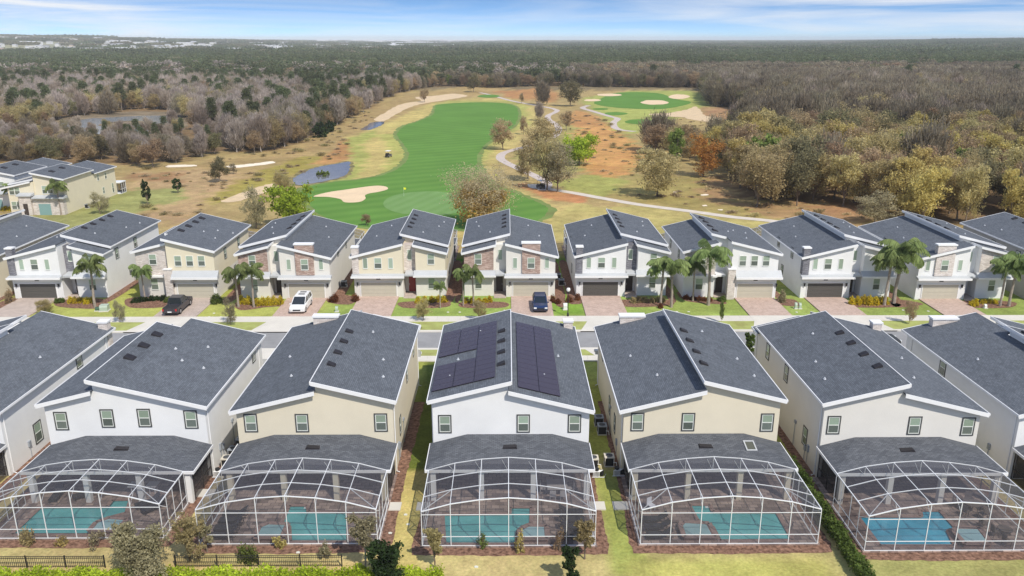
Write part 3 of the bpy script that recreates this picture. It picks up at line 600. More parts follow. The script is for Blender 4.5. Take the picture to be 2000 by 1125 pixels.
        vents(P, T, zr, [(.9, w) for w in (5.0, 7.8, 10.6, 13.2)][:4 if not near else 3], s=(.42, .8)); pipes(P, T, zr, [(3.3, 7), (4.6, 9), (5.5, 5.2), (6.6, 9.5)])
        xl, xr = -4.15, xr_+.3; wl, wr = -4.1, xr_
    if near:
        for xe, s_ in ((wl, -1), (wr, 1)):
            ze_ = (zl if xe < 0 else zr)(xe)-.35
            for w in (L-.35, 1.2): b = MB(); b.tube([(xe+s_*.38, w, ze_+.1), (xe+s_*.06, w, ze_-.25), (xe+s_*.06, w, .15), (xe+s_*.3, w, .05)], [.045]*4, 6); b.tf(T).build('downspout', trimw, P)
    if near: meters(P, T, wr, 1, [(L-2.2, 1.2, .6), (L-2.8, 1.0, .45), (L-5.5, 2.2, .25)]); meters(P, T, wl, -1, [(L-3.0, 1.1, .5), (L-7.5, 2.4, .2)])
    # garage door, lamps, house number
    gd = MB()
    for k in range(4): gd.box(g0, g1, -.05, -.002, .02+k*.53, .53+k*.53)
    gd.tf(T); go_ = gd.build('garage_door', garage, P); f = MB(); f.box(g0-.1, g0-.002, -.07, -.002, 0, 2.25); f.box(g1+.002, g1+.1, -.07, -.002, 0, 2.25); f.box(g0-.002, g1+.002, -.07, -.002, 2.15, 2.25); f.tf(T).build('frame', trimw, go_)
    for x in (g0-.45, g1+.45):
        b = MB(); b.box(x-.08, x+.08, -.2, -.002, 1.75, 2.1); b.box(x-.12, x+.12, -.24, -.002, 2.102, 2.15); b.tf(T).build('wall_lamp', dark, P)
    b = MB(); b.box((g0+g1)/2-.28, (g0+g1)/2+.28, -.03, -.002, 2.55, 2.75); b.tf(T).build('number_plate', dark, P)
    for sp in (side or []):      # side windows: (which side of the picture -1/+1, w, z, w, h)
        sgn, w, z, ww, hh = sp; xx = (wl if sgn*m < 0 else wr); s_ = -1 if xx == wl else 1
        window(P, T, (xx, w, z), (0, 1), (s_, 0), ww, hh, 'dark')
    for X_, z in rearw: window(P, T, ((X_-rx)*m, L, z), (1, 0), (0, 1), .88, 1.42, 'dark')
    porch(P, T, xl, xr, L, near, lw)
    P['_L'] = L; P['_x'] = (xl, xr); del P['_L']; del P['_x']
    return P, T, zl, zr, L, xl, xr
def near_windows(us, Yw=59.4): return [(PY(u, v, Yw)[0], PY(u, v, Yw)[1]) for u, v in us]
SW = lambda s: [(s, 4.2, 5.0, .75, 1.35), (s, 8.6, 4.6, .75, 1.35), (s, 12.5, 1.8, .7, 1.2)]
INFO = {}
INFO['H0'] = house('H0', 'white two storey house cut off by the left edge, beside the curved white pool cage', 'A', -47.4, 78.4, -1, -1, white, pier='edge', piermat=stone_l, rf=6, near=True, side=[(1, 6.4, 5.2, .9, 1.5), (1, 14.5, 1.7, 1.0, 1.7)], rearw=[(-42.5, 4.5), (-46, 4.5)])
INFO['H1'] = house('H1', 'white house with four dark-trimmed rear windows in a row above its grey porch roof', 'B', -33.0, 74.8, -1, 1, white, near=True, rearw=near_windows([(121,821),(211,816),(283,815),(374,818)]), side=[(1, 2.6, 5.6, .8, 1.4), (-1, 14.2, 1.8, .8, 1.4)])
INFO['H2'] = house('H2', 'beige house directly left of the solar panel house, four vents on its right roof', 'A', -15.35, 78.4, -1, 1, beige, rf=2.0, pier='mid', piermat=stone_l, near=True, rearw=near_windows([(490,826),(590,826),(744,825)]), side=[(1, 4.2, 5.4, .8, 1.4), (1, 9.6, 5.0, .8, 1.4), (1, 15.2, 2.6, .7, 1.5), (-1, 17.2, 1.9, .8, 1.4)])
INFO['H3'] = house('H3', 'white house with dark solar panels on both roof slopes in the middle foreground', 'A', 0.05, 78.4, -1, -1, white, rf=2.0, pier='edge', piermat=stone_l, near=True, rearw=near_windows([(869,828),(1022,827),(1122,827)]), side=[(1, 6, 5.2, .8, 1.4)])
INFO['H4'] = house('H4', 'beige house directly right of the solar panel house, white raised ridge wall across its roof', 'A', 15.9, 78.4, -1, 1, beige, rf=2.0, pier='mid', piermat=stone_l, near=True, rearw=near_windows([(1245,824),(1344,824),(1498,825)]), side=[(-1, 4.2, 4.9, .8, 1.4), (-1, 10.5, 2.2, .7, 1.5), (-1, 14.2, 2.2, .7, 1.5)])
INFO['H5'] = house('H5', 'pale grey-white house behind the bright blue pool, tall wall facing the green hedge', 'A', 31.4, 77.7, -1, -1, greige, rf=2.0, pier='edge', piermat=stone_l, near=True, rearw=near_windows([(1628,830),(1786,831),(1890,833)], 58.7), side=[(-1, 4.6, 5.4, .8, 1.4), (-1, 10.0, 5.4, .8, 1.4), (-1, 15.8, 2.1, .8, 1.5)])
INFO['H6'] = house('H6', 'white house cut off by the right edge of the picture in the near row', 'A', 47.4, 77.4, -1, 1, white, pier='mid', piermat=stone_l, rf=6, near=True, side=[(-1, 7.2, 4.9, .9, 1.5)], rearw=[(42.5, 4.5), (46, 4.5)])
FS = lambda s: [(s, 4.6, 5.3, .8, 1.4), (s, 10.6, 5.4, .8, 1.3), (s, 8.0, 1.9, .7, 1.2)]
INFO['A0'] = house('A0', 'beige house at the left edge of the far row, mostly its grey roof showing', 'A', -77.0, 107.6, 1, -1, beige, near=False, pier='edge', piermat=stone_l)
INFO['A1'] = house('A1', 'white house with dark stone pier and dark garage door, left in the far row', 'A', -61.6, 107.1, 1, 1, white, gd_dark, 'edge', stone_d, recess=stone_d, side=FS(1))
INFO['A2'] = house('A2', 'beige house with three upper windows over its garage and a black pickup on the drive', 'B', -47.0, 107.0, 1, 1, cream, gd_beige, block=stone_l, gx=4.0, side=FS(1), ltrim=greige)
INFO['A3'] = house('A3', 'off-white house with brown stone pier, white minivan parked on its drive', 'A', -30.85, 106.9, 1, -1, greige, gd_beige, 'mid', stone_b, block=stone_b, side=[(1, 6, 5.3, .8, 1.4), (1, 12, 5.0, .7, 1.4)])
INFO['A4'] = house('A4', 'cream house with red front door and light stone pier, nothing parked on its drive', 'A', -14.7, 107.5, 1, 1, cream, gd_beige, 'edge', stone_l, recess=stone_l, door=doorred, side=FS(1), ltrim=greige)
INFO['A5'] = house('A5', 'off-white house with brown stone pier, dark blue car parked on its drive', 'A', 0.12, 107.5, 1, -1, greige, gd_beige, 'mid', stone_b, block=stone_b)
INFO['A6'] = house('A6', 'white house with dark stone pier and dark garage door next to the globe street lamp', 'A', 16.1, 107.6, 1, 1, white, gd_dark, 'edge', stone_d, recess=stone_d, side=FS(-1))
INFO['A7'] = house('A7', 'white house with three upper windows over a beige garage, behind three palms', 'B', 28.5, 106.6, 1, 1, white, gd_beige, block=stone_l, gx=5.7, side=FS(-1))
INFO['A8'] = house('A8', 'white house with dark garage door beside the long yellow clipped hedge', 'A', 47.1, 106.75, 1, 1, white, gd_dark, 'edge', stone_d, recess=white, side=FS(-1))
INFO['A9'] = house('A9', 'white house with tall pale stone pier and beige garage door near the right end', 'A', 62.7, 105.97, 1, 1, white, gd_beige, 'mid', stone_l, block=stone_l, side=FS(-1))
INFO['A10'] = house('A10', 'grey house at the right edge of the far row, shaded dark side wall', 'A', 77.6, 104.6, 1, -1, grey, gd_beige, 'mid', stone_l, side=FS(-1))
# solar modules on the middle house: three columns on the left slope with a gap, two on the right
P3, T3, zl3, zr3, L3, _, _ = INFO['H3']
def module(xa, xb, Ya, Yb, zf):
    # world X, Y -> house plan
    x0, x1 = -(xa-.05), -(xb-.05); w0, w1 = 78.4-Yb, 78.4-Ya; b = MB(); e = .012; z = .13
    lo, hi = sorted((x0, x1)); lo += e; hi -= e; w0 += e; w1 -= e
    b.add([(lo, w0, zf(lo)+z), (hi, w0, zf(hi)+z), (hi, w1, zf(hi)+z), (lo, w1, zf(lo)+z), (lo, w0, zf(lo)+z-.04), (hi, w0, zf(hi)+z-.04), (hi, w1, zf(hi)+z-.04), (lo, w1, zf(lo)+z-.04)], [(0, 1, 2, 3), (4, 7, 6, 5), (0, 4, 5, 1), (1, 5, 6, 2), (2, 6, 7, 3), (3, 7, 4, 0)])
    b.tf(T3).build('solar_panel', solar, P3)
for c in range(3):
    for r in range(13):
        Ya = 60.45+r*1.05
        if c < 2 and 65.4 < Ya+.5 < 68.0: continue
        module(-6.2+c*1.74, -6.2+c*1.74+1.72, Ya, Ya+1.03, zr3)
for c in range(2):
    for r in range(15): module(.85+c*1.74, .85+c*1.74+1.72, 60.1+r*1.05, 60.1+r*1.05+1.03, zl3)

# ---------------------------------------------------------------- pool cages, decks, pools
def cage(x0, x1, yf, yr, label, near=True, s=-1):
    """x0..x1 wide; front edge at yf, back edge on the porch at yr; six bays with a shallow arch"""
    cx_ = (x0+x1)/2; P = thing('pool_cage', label, 'pool cage', (cx_, yf, 0)); D = yr-yf; hw = (x1-x0)/2
    xs_ = [-hw+i*2*hw/6 for i in range(7)]; zs = [2.84, 3.44, 3.77, 3.92, 3.77, 3.44, 2.84]
    a = .055
    if near:
        for i in (1, 2, 3, 4, 5): MB().bar((xs_[i], 0, zs[i]), (xs_[i], D, zs[i]), a*.85, .062).build('rafter', alu, P)
        for i in (0, 6): MB().bar((xs_[i], 0, zs[i]), (xs_[i], D, zs[i]), .055, .08).build('side_beam', alu, P)
        for t_, wd in ((0, .066), (1/3, .04), (2/3, .042), (1, .055)):
            b = MB()
            for i in range(6): b.bar((xs_[i], D*t_, zs[i]+.012), (xs_[i+1], D*t_, zs[i+1]+.012), wd, .06)
            b.build('arched_beam', alu, P)
        for i in range(7): MB().bar((xs_[i], 0, 0), (xs_[i], 0, zs[i]-.05), .05).build('post', alu, P)
        b = MB()
        for z in (.83, 2.6): b.bar((-hw, 0, z), (hw, 0, z), .035, .042)
        b.bar((-hw, 0, .06), (hw, 0, .06), .08, .1); b.bar((-hw, D, 2.72), (hw, D, 2.72), .06, .08)
        for sx_ in (-hw, hw): b.bar((sx_, 0, .83), (sx_, D, .83), .04); b.bar((sx_, 0, .06), (sx_, D, .06), .08, .1)
        b.build('rail', alu, P)
        for sx_ in (-hw, hw):
            for q in (.25, .5, .8, 1): MB().bar((sx_, D*q, 0), (sx_, D*q, 2.8), .045).build('post', alu, P)
        b = MB()
        for i in (1, 2, 3, 4, 5):
            b.bar((xs_[i], D, 2.7), (xs_[i], D, zs[i]), .04); b.bar((xs_[i], .06, zs[i]-.7), (xs_[i], .75, zs[i]-.06), .035); b.bar((xs_[i], D-.05, 2.75), (xs_[i]-.5, D-.05, zs[i]-.15), .03)
        b.bar((-hw, .03, 2.84), (xs_[1], D/3, 3.44), .045); b.bar((hw, .03, 2.84), (xs_[5], D/3, 3.44), .045)
        b.bar((-hw, .0, 2.75), (-hw, D*.25, 1.9), .05); b.bar((hw, .0, 2.75), (hw, D*.25, 1.9), .05)
        b.build('brace', alu, P)
    else:
        b = MB()
        for i in range(7): b.bar((xs_[i], 0, zs[i]), (xs_[i], D, zs[i]), a); b.bar((xs_[i], 0, 0), (xs_[i], 0, zs[i]), a)
        for t_ in (0, .33, .66, 1):
            for i in range(6): b.bar((xs_[i], D*t_, zs[i]), (xs_[i+1], D*t_, zs[i+1]), a)
        for sx_ in (-hw, hw):
            for q in (.33, .66): b.bar((sx_, D*q, 0), (sx_, D*q, 2.84), a)
            b.bar((sx_, 0, .83), (sx_, D, .83), a)
        b.build('frame', alu, P)
    vs = []
    b = MB()
    for i in range(6): b.add([(xs_[i], 0, zs[i]+.03), (xs_[i+1], 0, zs[i+1]+.03), (xs_[i+1], D, zs[i+1]+.03), (xs_[i], D, zs[i]+.03)], [(0, 1, 2, 3)])
    b.build('roof_screen', screen, P)
    b = MB(); b.add([(xs_[i], .02, zs[i]) for i in range(7)]+[(hw, .02, .1), (-hw, .02, .1)], [(0, 1, 2, 3, 4, 5, 6, 7, 8)])
    for sx_ in (-hw, hw): b.add([(sx_, .02, .1), (sx_, D, .1), (sx_, D, 2.8), (sx_, .02, 2.8)], [(0, 1, 2, 3)])
    b.add([(xs_[i], D, zs[i]) for i in range(7)]+[(hw, D, 2.72), (-hw, D, 2.72)], [(0, 1, 2, 3, 4, 5, 6, 7, 8)])
    b.build('wall_screen', screen, P)
    return P
def wpool(px): return [G(*p) for p in px]
c3 = lambda x, y: (820+x/4.5, 840+y/4.5); c1 = lambda x, y: (x/4.2452, 860+y/4.2452); c5 = lambda x, y: (1580+x/4.2452, 860+y/4.2452)
c4 = lambda x, y: (1120+x/2.064, 580+y/2.064); c2 = lambda x, y: (380+x/2.064, 580+y/2.064)
def lot(key, x0, x1, yf, hk, pool, spa, water, clabel, plabel, deck=True):
    H = INFO[hk]; yw = HS[hk].location.y-H[4]; yr = yw-4.3
    cage(x0, x1, yf, yr, clabel)
    # paved deck with the pool cut out of it
    outer = [(x0-.15, yf-.12), (x1+.15, yf-.12), (x1+.15, yw-.05), (x0-.15, yw-.05)]
    holes = [p for p in (pool, spa) if p]
    tri = tessellate_polygon([[Vector((*p, 0)) for p in q] for q in [outer]+([pool] if pool else [])]); al = outer+(pool or [])
    b = MB(); b.add([(*p, .1) for p in al], [tuple(t) for t in tri]); b.add([(*p, z) for z in (.1, -.1) for p in outer], [(i, (i+1) % 4, 4+(i+1) % 4, 4+i) for i in range(4)])
    struct(b, 'pool_deck', deckp)
    if pool:
        cxp = sum(p[0] for p in pool)/len(pool); cyp = sum(p[1] for p in pool)/len(pool)
        P = thing('swimming_pool', plabel, 'pool', (cxp, cyp, 0)); lp = [(p[0]-cxp, p[1]-cyp) for p in pool]
        MB().sheet(lp, .03).build('water', water, P)
        b = MB(); n = len(lp); b.add([(*p, z) for z in (.1, .0) for p in lp], [(i, (i+1) % n, n+(i+1) % n, n+i) for i in range(n)]); b.build('tile_line', mat('pool_tile', (.03, .06, .10), .3, .5), P)
        cp = MB()
        for i in range(n): cp.bar((*lp[i], .115), (*lp[(i+1) % n], .115), .3, .03)
        cp.build('coping', mat('coping', (.32, .22, .19), .8, .2, noise=(3, .2)), P)
        b = MB(); b.box(min(p[0] for p in lp)+1.2, min(p[0] for p in lp)+1.5, max(p[1] for p in lp)-.35, max(p[1] for p in lp)-.15, .03, .06); b.build('skimmer', trimw, P)
        if spa:
            s_ = [(p[0]-cxp, p[1]-cyp) for p in spa]; n = len(s_)
            b = MB(); b.prism(s_, 'z', .0, .42); so_ = b.build('spa', mat('spa_wall', (.24, .15, .13), .8, .2, noise=(4, .3)), P)
            mx_, my_ = sum(p[0] for p in s_)/n, sum(p[1] for p in s_)/n; si = [(mx_+(p[0]-mx_)*.80, my_+(p[1]-my_)*.78) for p in s_]
            MB().sheet(si, .425).build('spa_water', water_s, so_)
            cp = MB()
            for i in range(n): q = i; cp.bar((*s_[i], .44), (*s_[(i+1) % n], .44), .34, .05)
            cp.build('spa_coping', MATS['coping'], so_)
    # mulch border round the cage and down the side walls
    mb = rough([(x0-.6, yf-.95), ((x0+x1)/2, yf-1.1), (x1+.75, yf-.95), (x1+1.0, yf+.2), (x1+.9, yr), (x1+1.05, yw+14), (x0-.45, yw+14), (x0-.5, yr), (x0-.75, yf+.2)], .45, .07, int(key))
    struct(MB().sheet(mb, .012+.004*(int(key) % 3)), 'mulch_bed', mulch)
POOL3 = wpool([c3(*p) for p in [(200,752),(790,745),(790,688),(985,688),(978,830),(900,862),(862,900),(850,1012),(215,1012)]])
lot('3', -6.05, 6.18, 49.42, 'H3', POOL3, [(.85, 49.75), (2.85, 49.75), (2.85, 51.35), (1.5, 51.4), (.85, 50.9)], water_t, 'white framed screen cage over the pool of the house with solar panels', 'teal pool with small square spa at its right, behind the solar panel house')
POOL1 = wpool([c1(*p) for p in [(340,562),(890,560),(930,505),(1085,500),(1050,610),(880,655),(830,700),(740,792),(95,792)]])
lot('1', -37.2, -24.75, 50.5, 'H1', POOL1, [(-30.3, 50.9), (-28.2, 50.9), (-28.2, 52.4), (-29.6, 52.6), (-30.3, 52.0)], water_t, 'white framed screen cage at the far left with dark loungers and white tables inside', 'teal pool in the leftmost cage, running under its left corner')
POOL2 = wpool([c2(*p) for p in [(382,845),(455,845),(460,870),(620,872),(622,992),(385,992),(382,930),(352,915)]])
lot('2', -21.9, -9.25, 49.73, 'H2', POOL2, [(-18.1, 50.0), (-16.1, 50.0), (-16.1, 51.7), (-17.6, 51.8), (-18.1, 51.4)], water_t, 'white framed screen cage behind the beige house, second cage from the left', 'deep teal pool with a spa on its left side in the second cage')
POOL4 = wpool([c4(*p) for p in [(465,842),(550,842),(562,870),(820,872),(885,985),(590,988),(560,930),(500,905)]])
lot('4', 9.42, 22.03, 49.55, 'H4', POOL4, [(12.6, 49.9), (14.9, 49.9), (14.8, 51.6), (12.9, 51.8), (12.6, 51.4)], water_t, 'white framed screen cage behind the beige house right of the solar panels', 'teal pool with a spa on its left, in the cage fourth from the left')
POOL5 = wpool([c5(*p) for p in [(402,640),(930,642),(920,592),(1085,592),(1222,742),(1150,760),(1212,885),(585,885)]])
lot('5', 25.0, 37.6, 48.67, 'H5', POOL5, [(32.2, 49.0), (34.1, 49.0), (34.3, 50.9), (32.6, 51.0), (32.2, 50.4)], water_b, 'white framed screen cage at the right edge of the picture, over the blue pool', 'bright blue pool in the rightmost cage with a spa at its right')
cage(-53.2, -40.8, 50.6, 55.0, 'dark sliver of a pool cage at the left edge behind the white house', True)
cage(40.9, 53.4, 48.6, 54.2, 'pool cage corner beyond the right edge of the picture', True)
fardesc = dict(A0='the house at the left edge', A1='the white house with dark stone pier', A2='the beige house with the black pickup', A3='the house with the white minivan', A4='the cream house with the red door', A5='the house with the blue car', A6='the white house by the street lamp', A7='the white house with three palms', A8='the white house with the yellow hedge', A9='the white house with the tall pale pier', A10='the grey house at the right edge')
for kx, ds in fardesc.items():
    H = INFO[kx]; P = HS[kx]; sg = 1 if H[1]((1, 0, 0))[0] > 0 else -1
    xa, xb = sorted((P.location.x+sg*H[5], P.location.x+sg*H[6])); y0 = P.location.y+H[4]+4.3
    if kx in ('A2', 'A3', 'A4', 'A6', 'A7', 'A8', 'A5'):
        c = cage(xa+.3, xb-.3, 0, 5.6, 'screened pool cage just showing behind '+ds, False); c.location = ((xa+xb)/2, y0+5.6, 0); c.rotation_euler = (0, 0, math.pi); struct(MB().box(xa, xb, y0-4.3, y0+5.7, -.1, .08), 'pool_deck', deckp)
P4, T4 = HS['H4'], INFO['H4'][1]; q = MB(); zz = lambda w: 2.86+.82*(1-(w-19)/4.25)+.03
for x0_, x1_, w0_, w1_ in ((3.0, 3.1, 20.0, 21.2), (3.75, 3.85, 20.0, 21.2), (3.1, 3.75, 20.0, 20.1), (3.1, 3.75, 21.1, 21.2)): q.add([(x0_, w0_, zz(w0_)), (x1_, w0_, zz(w0_)), (x1_, w1_, zz(w1_)), (x0_, w1_, zz(w1_)), (x0_, w0_, zz(w0_)+.06), (x1_, w0_, zz(w0_)+.06), (x1_, w1_, zz(w1_)+.06), (x0_, w1_, zz(w1_)+.06)], [(0, 3, 2, 1), (4, 5, 6, 7), (0, 1, 5, 4), (1, 2, 6, 5), (2, 3, 7, 6), (3, 0, 4, 7)])
sk_ = q.tf(T4).build('skylight', skirt, P4); q = MB().add([(3.1, 20.1, zz(20.1)+.02), (3.75, 20.1, zz(20.1)+.02), (3.75, 21.1, zz(21.1)+.02), (3.1, 21.1, zz(21.1)+.02)], [(0, 1, 2, 3)]).tf(T4).build('pane', glassd, sk_)
# ---------------------------------------------------------------- corner house across the grass, far left
def corner_house(x, y, label, col, w=12.0, L=23.5, cream_=True):
    P = thing('corner_house', label, 'house', (x, y, 0)); T = lambda p: p
    ze, s = 7.3, .2          # right eave height and pitch; x runs from the right wall (0) to the left
    zf = lambda q: ze-s*q
    b = MB(); b.prism([(0, 0), (0, zf(0)-.12), (-6, zf(-6)-.12), (-6, 0)], 'y', 1.2, 13); b.prism([(0, 0), (0, 6.3), (-6, 7.5), (-6, 0)], 'y', 13, L); b.prism([(-6.002, 0), (-6.002, 7.0), (-w, 5.7), (-w, 0)], 'y', 3.5, L-1)
    b.build('wall', col, P)
    roof_slab(P, T, -6.3, .4, zf, .8, 13.3, eave=.4, high=-6.3); roof_slab(P, T, -6.3, .4, lambda q: 6.45-s*q, 13.4, L+.4, front=False, eave=.4)
    roof_slab(P, T, -w-.4, -5.9, lambda q: 8.35+s*q, 3.1, L, eave=-w-.4); roof_slab(P, T, -w-1.9, -6.4, lambda q: 8.2+.22*q, .6, 3.0, rear=False)
    b = MB(); b.prism([(-w+.6, 0), (-w+.6, 5.4), (-6.01, 6.65), (-6.01, 0)], 'y', 1.0, 3.5); b.build('bay_wall', col, P)
    b = MB(); b.box(-6.2, 0.05, 0, 1.19, 0, 3.4); b.box(-8.7, -6.3, -.4, .99, 0, 3.9); b.build('lower_wall', stone_l if cream_ else white, P)
    b = MB(); b.prism([(-.6, 3.4), (-.6, 3.6), (1.15, 3.95), (1.15, 3.4)], 'x', -6.0, .5); b.prism([(-.7, 3.9), (-.7, 4.1), (.95, 4.45), (.95, 3.9)], 'x', -9.0, -6.05); b.build('canopy', skirt, P)
    b = MB(); b.box(-5.0, -2.6, -.05, -.002, 0, 2.3); b.build('garage_door', mat('garage_teal', (.22, .36, .36), .5, .3), P)
    b = MB(); b.box(-7.9, -7.0, -.45, -.402, 0, 2.4); b.build('front_door', doorbrn, P)
    for q, z, yy in ((-3.4, 5.0, 1.2), (-10, 4.8, 1.0)):
        for e in (-.55, .55): window(P, T, (q+e, yy, z), (1, 0), (0, -1), .95, 1.5, 'white')
    for e in (-.55, .55): window(P, T, (-10+e, 1.0, 1.8), (1, 0), (0, -1), .95, 1.5, 'white')
    for yy, z in ((15.5, 5.2), (19, 5.0), (17.2, 2.0)): window(P, T, (0, yy, z), (0, 1), (1, 0), .8, 1.3, 'white')
    window(P, T, (0, 21.6, 1.8), (0, 1), (1, 0), .8, 2.0, 'white')
    vents(P, T, lambda q: zf(q), [(-4.0, 5.0), (-4.2, 9.5)], s=(.5, 1.1))
    b = MB(); b.bar((-5.9, 9.5, 8.25), (-5.9, 13.2, 8.25), .35, .25); b.build('parapet', trimw, P)
    b = MB(); b.box(-3.4, .9, L+.01, L+2.9, 2.5, 2.7); b.box(-3.3, .8, L+.01, L+2.8, 0, .1)
    for q in (-3.3, -1.2, .75): b.box(q, q+.07, L+2.7, L+2.8, .1, 2.5)
    for q in (.8, 1.9): b.box(.73, .8, L+q, L+q+.07, .1, 2.5)
    b.box(.73, .8, L+.1, L+2.8, 1.0, 1.06); b.build('porch_frame', alu, P)
    b = MB(); b.add([(.76, L+.02, .1), (.76, L+2.8, .1), (.76, L+2.8, 2.5), (.76, L+.02, 2.5)], [(0, 1, 2, 3)]); b.add([(.76, L+2.78, .1), (-3.3, L+2.78, .1), (-3.3, L+2.78, 2.5), (.76, L+2.78, 2.5)], [(0, 1, 2, 3)]); b.build('porch_screen', screen2, P)
    return P
corner_house(-90.4, 163.0, 'cream corner house standing alone past the roofs at the far left, teal garage', cream)
corner_house(-103.2, 168.0, 'white house at the far left edge joined behind the cream corner house', white, cream_=False)
# ================================================================== PLANTS
def unit(v): return v/np.maximum(np.linalg.norm(v, axis=1, keepdims=True), 1e-6)
def card_arrays(c, size, asp=1.0, along=None, rs=None):
    n = len(c); a = unit(rs.normal(size=(n, 3))) if along is None else unit(along)
    r = unit(rs.normal(size=(n, 3))); b = unit(np.cross(a, r)); sz = (size*rs.uniform(.6, 1.4, n))[:, None]
    A = a*sz*.5*(asp if along is not None else 1); B = b*sz*.5*(1 if along is not None else asp)
    return np.stack([c-A-B, c+A-B, c+A+B, c-A+B], 1).reshape(-1, 3)
def quads_mesh(name, V, mats, extra=None):
    """V: (4n,3) cards; extra: MB with trunk geometry taking material slot 1"""
    me = bpy.data.meshes.new(name); n = len(V)//4; ev = np.array(extra.v) if extra and extra.v else np.zeros((0, 3)); ef = extra.f if extra else []
    allv = np.concatenate([V, ev]) if len(ev) else V
    loops = [np.arange(4*n)]; tot = [4]*n
    for f in ef: loops.append(np.array(f)+4*n); tot.append(len(f))
    lp = np.concatenate(loops).astype(np.int32); tot = np.array(tot, np.int32); st = np.concatenate([[0], np.cumsum(tot)[:-1]]).astype(np.int32)
    me.vertices.add(len(allv)); me.vertices.foreach_set('co', allv.ravel()); me.loops.add(len(lp)); me.loops.foreach_set('vertex_index', lp)
    me.polygons.add(len(tot)); me.polygons.foreach_set('loop_start', st); me.polygons.foreach_set('loop_total', tot)
    for m in mats: me.materials.append(m)
    if ef: mi = np.zeros(len(tot), np.int32); mi[n:] = 1; me.polygons.foreach_set('material_index', mi)
    me.update(calc_edges=True); return me
def lobes(H, R, n, zlo, rs, spread=.62, rr=(.34, .6)):
    out = []
    for i in range(n):
        t = i/n; a = t*2*math.pi*2.4+rs.uniform(-.5, .5); z = zlo+(H-zlo)*(.18+.66*((i*.618) % 1)); rad_ = R*spread*math.sqrt(max(.05, 1-((z-zlo)/(H-zlo)-.42)**2*2.6))*rs.uniform(.5, 1)
        out.append((math.cos(a)*rad_, math.sin(a)*rad_, z, R*rs.uniform(*rr)))
    return out
def crown_trunk(style, H, R, zlo, seed, n=3600, leaf=.26, nl=11, trunk=.16, lean=.2, gap=.45, asp=.7, squash=.8):
    rs = np.random.RandomState(seed); lb = lobes(H, R, nl, zlo, rs); V = []; tr = MB()
    base = Vector((0, 0, -.1)); fork = Vector((rs.uniform(-lean, lean), rs.uniform(-lean, lean), max(zlo*.85, H*.16)))
    tr.tube([base, (base+fork)/2+Vector((rs.uniform(-.05, .05),)*3), fork], [trunk*1.25, trunk, trunk*.85], 6)
    for (x, y, z, r) in lb:
        e = Vector((x, y, z)); mid = fork.lerp(e, .5)+Vector((0, 0, .12*H*rs.uniform(-.3, .6)))
        tr.tube([fork, mid, e], [trunk*.6, trunk*.32, trunk*.1], 5, False)
    per = n//len(lb)
    for (x, y, z, r) in lb:
        c0 = np.array([x, y, z]); kc = max(7, int(per/24)); d = unit(rs.normal(size=(kc, 3))); rr_ = r*(rs.uniform(.25, 1, kc)**.55)[:, None]
        cl = c0+d*rr_*np.array([1, 1, squash]); keep = rs.uniform(size=kc) > gap*.35; cl = cl[keep]
        if style == 'bare':
            m = per; k = rs.randint(0, len(cl), m); root = np.array([fork.x, fork.y, fork.z-2.]); p = cl[k]+rs.normal(0, r*.38, (m, 3))*np.array([1, 1, 1.5]); al = unit(p-root)+rs.normal(0, .33, (m, 3))+np.array([0, 0, .35])
            V.append(card_arrays(p, leaf, asp, al, rs))
        else:
            m = per; k = rs.randint(0, len(cl), m); p = cl[k]+rs.normal(0, r*.17, (m, 3)); V.append(card_arrays(p, leaf, asp, None, rs))
    V = np.concatenate(V); V[:, 2] = np.maximum(V[:, 2], .05); return V, tr
def pine(H, R, seed, n=2600, leaf=.4):
    rs = np.random.RandomState(seed); tr = MB(); tr.tube([(0, 0, -.2), (.1, 0, H*.5), (0, 0, H*.97)], [.2, .14, .04], 6); V = []; k = 26
    for i in range(k):
        z = H*(.42+.56*i/k); a = i*2.4+rs.uniform(-.4, .4); r = R*(1-.72*((z/H-.42)/.58)**1.4)*rs.uniform(.55, 1); c = np.array([math.cos(a)*r*.8, math.sin(a)*r*.8, z+.1*r])
        tr.tube([(0, 0, z-.3), tuple(c)], [.05, .02], 4, False); p = c+rs.normal(0, 1, (n//k, 3))*np.array([R*.2, R*.2, R*.12]); V.append(card_arrays(p, leaf, .5, None, rs))
    return np.concatenate(V), tr
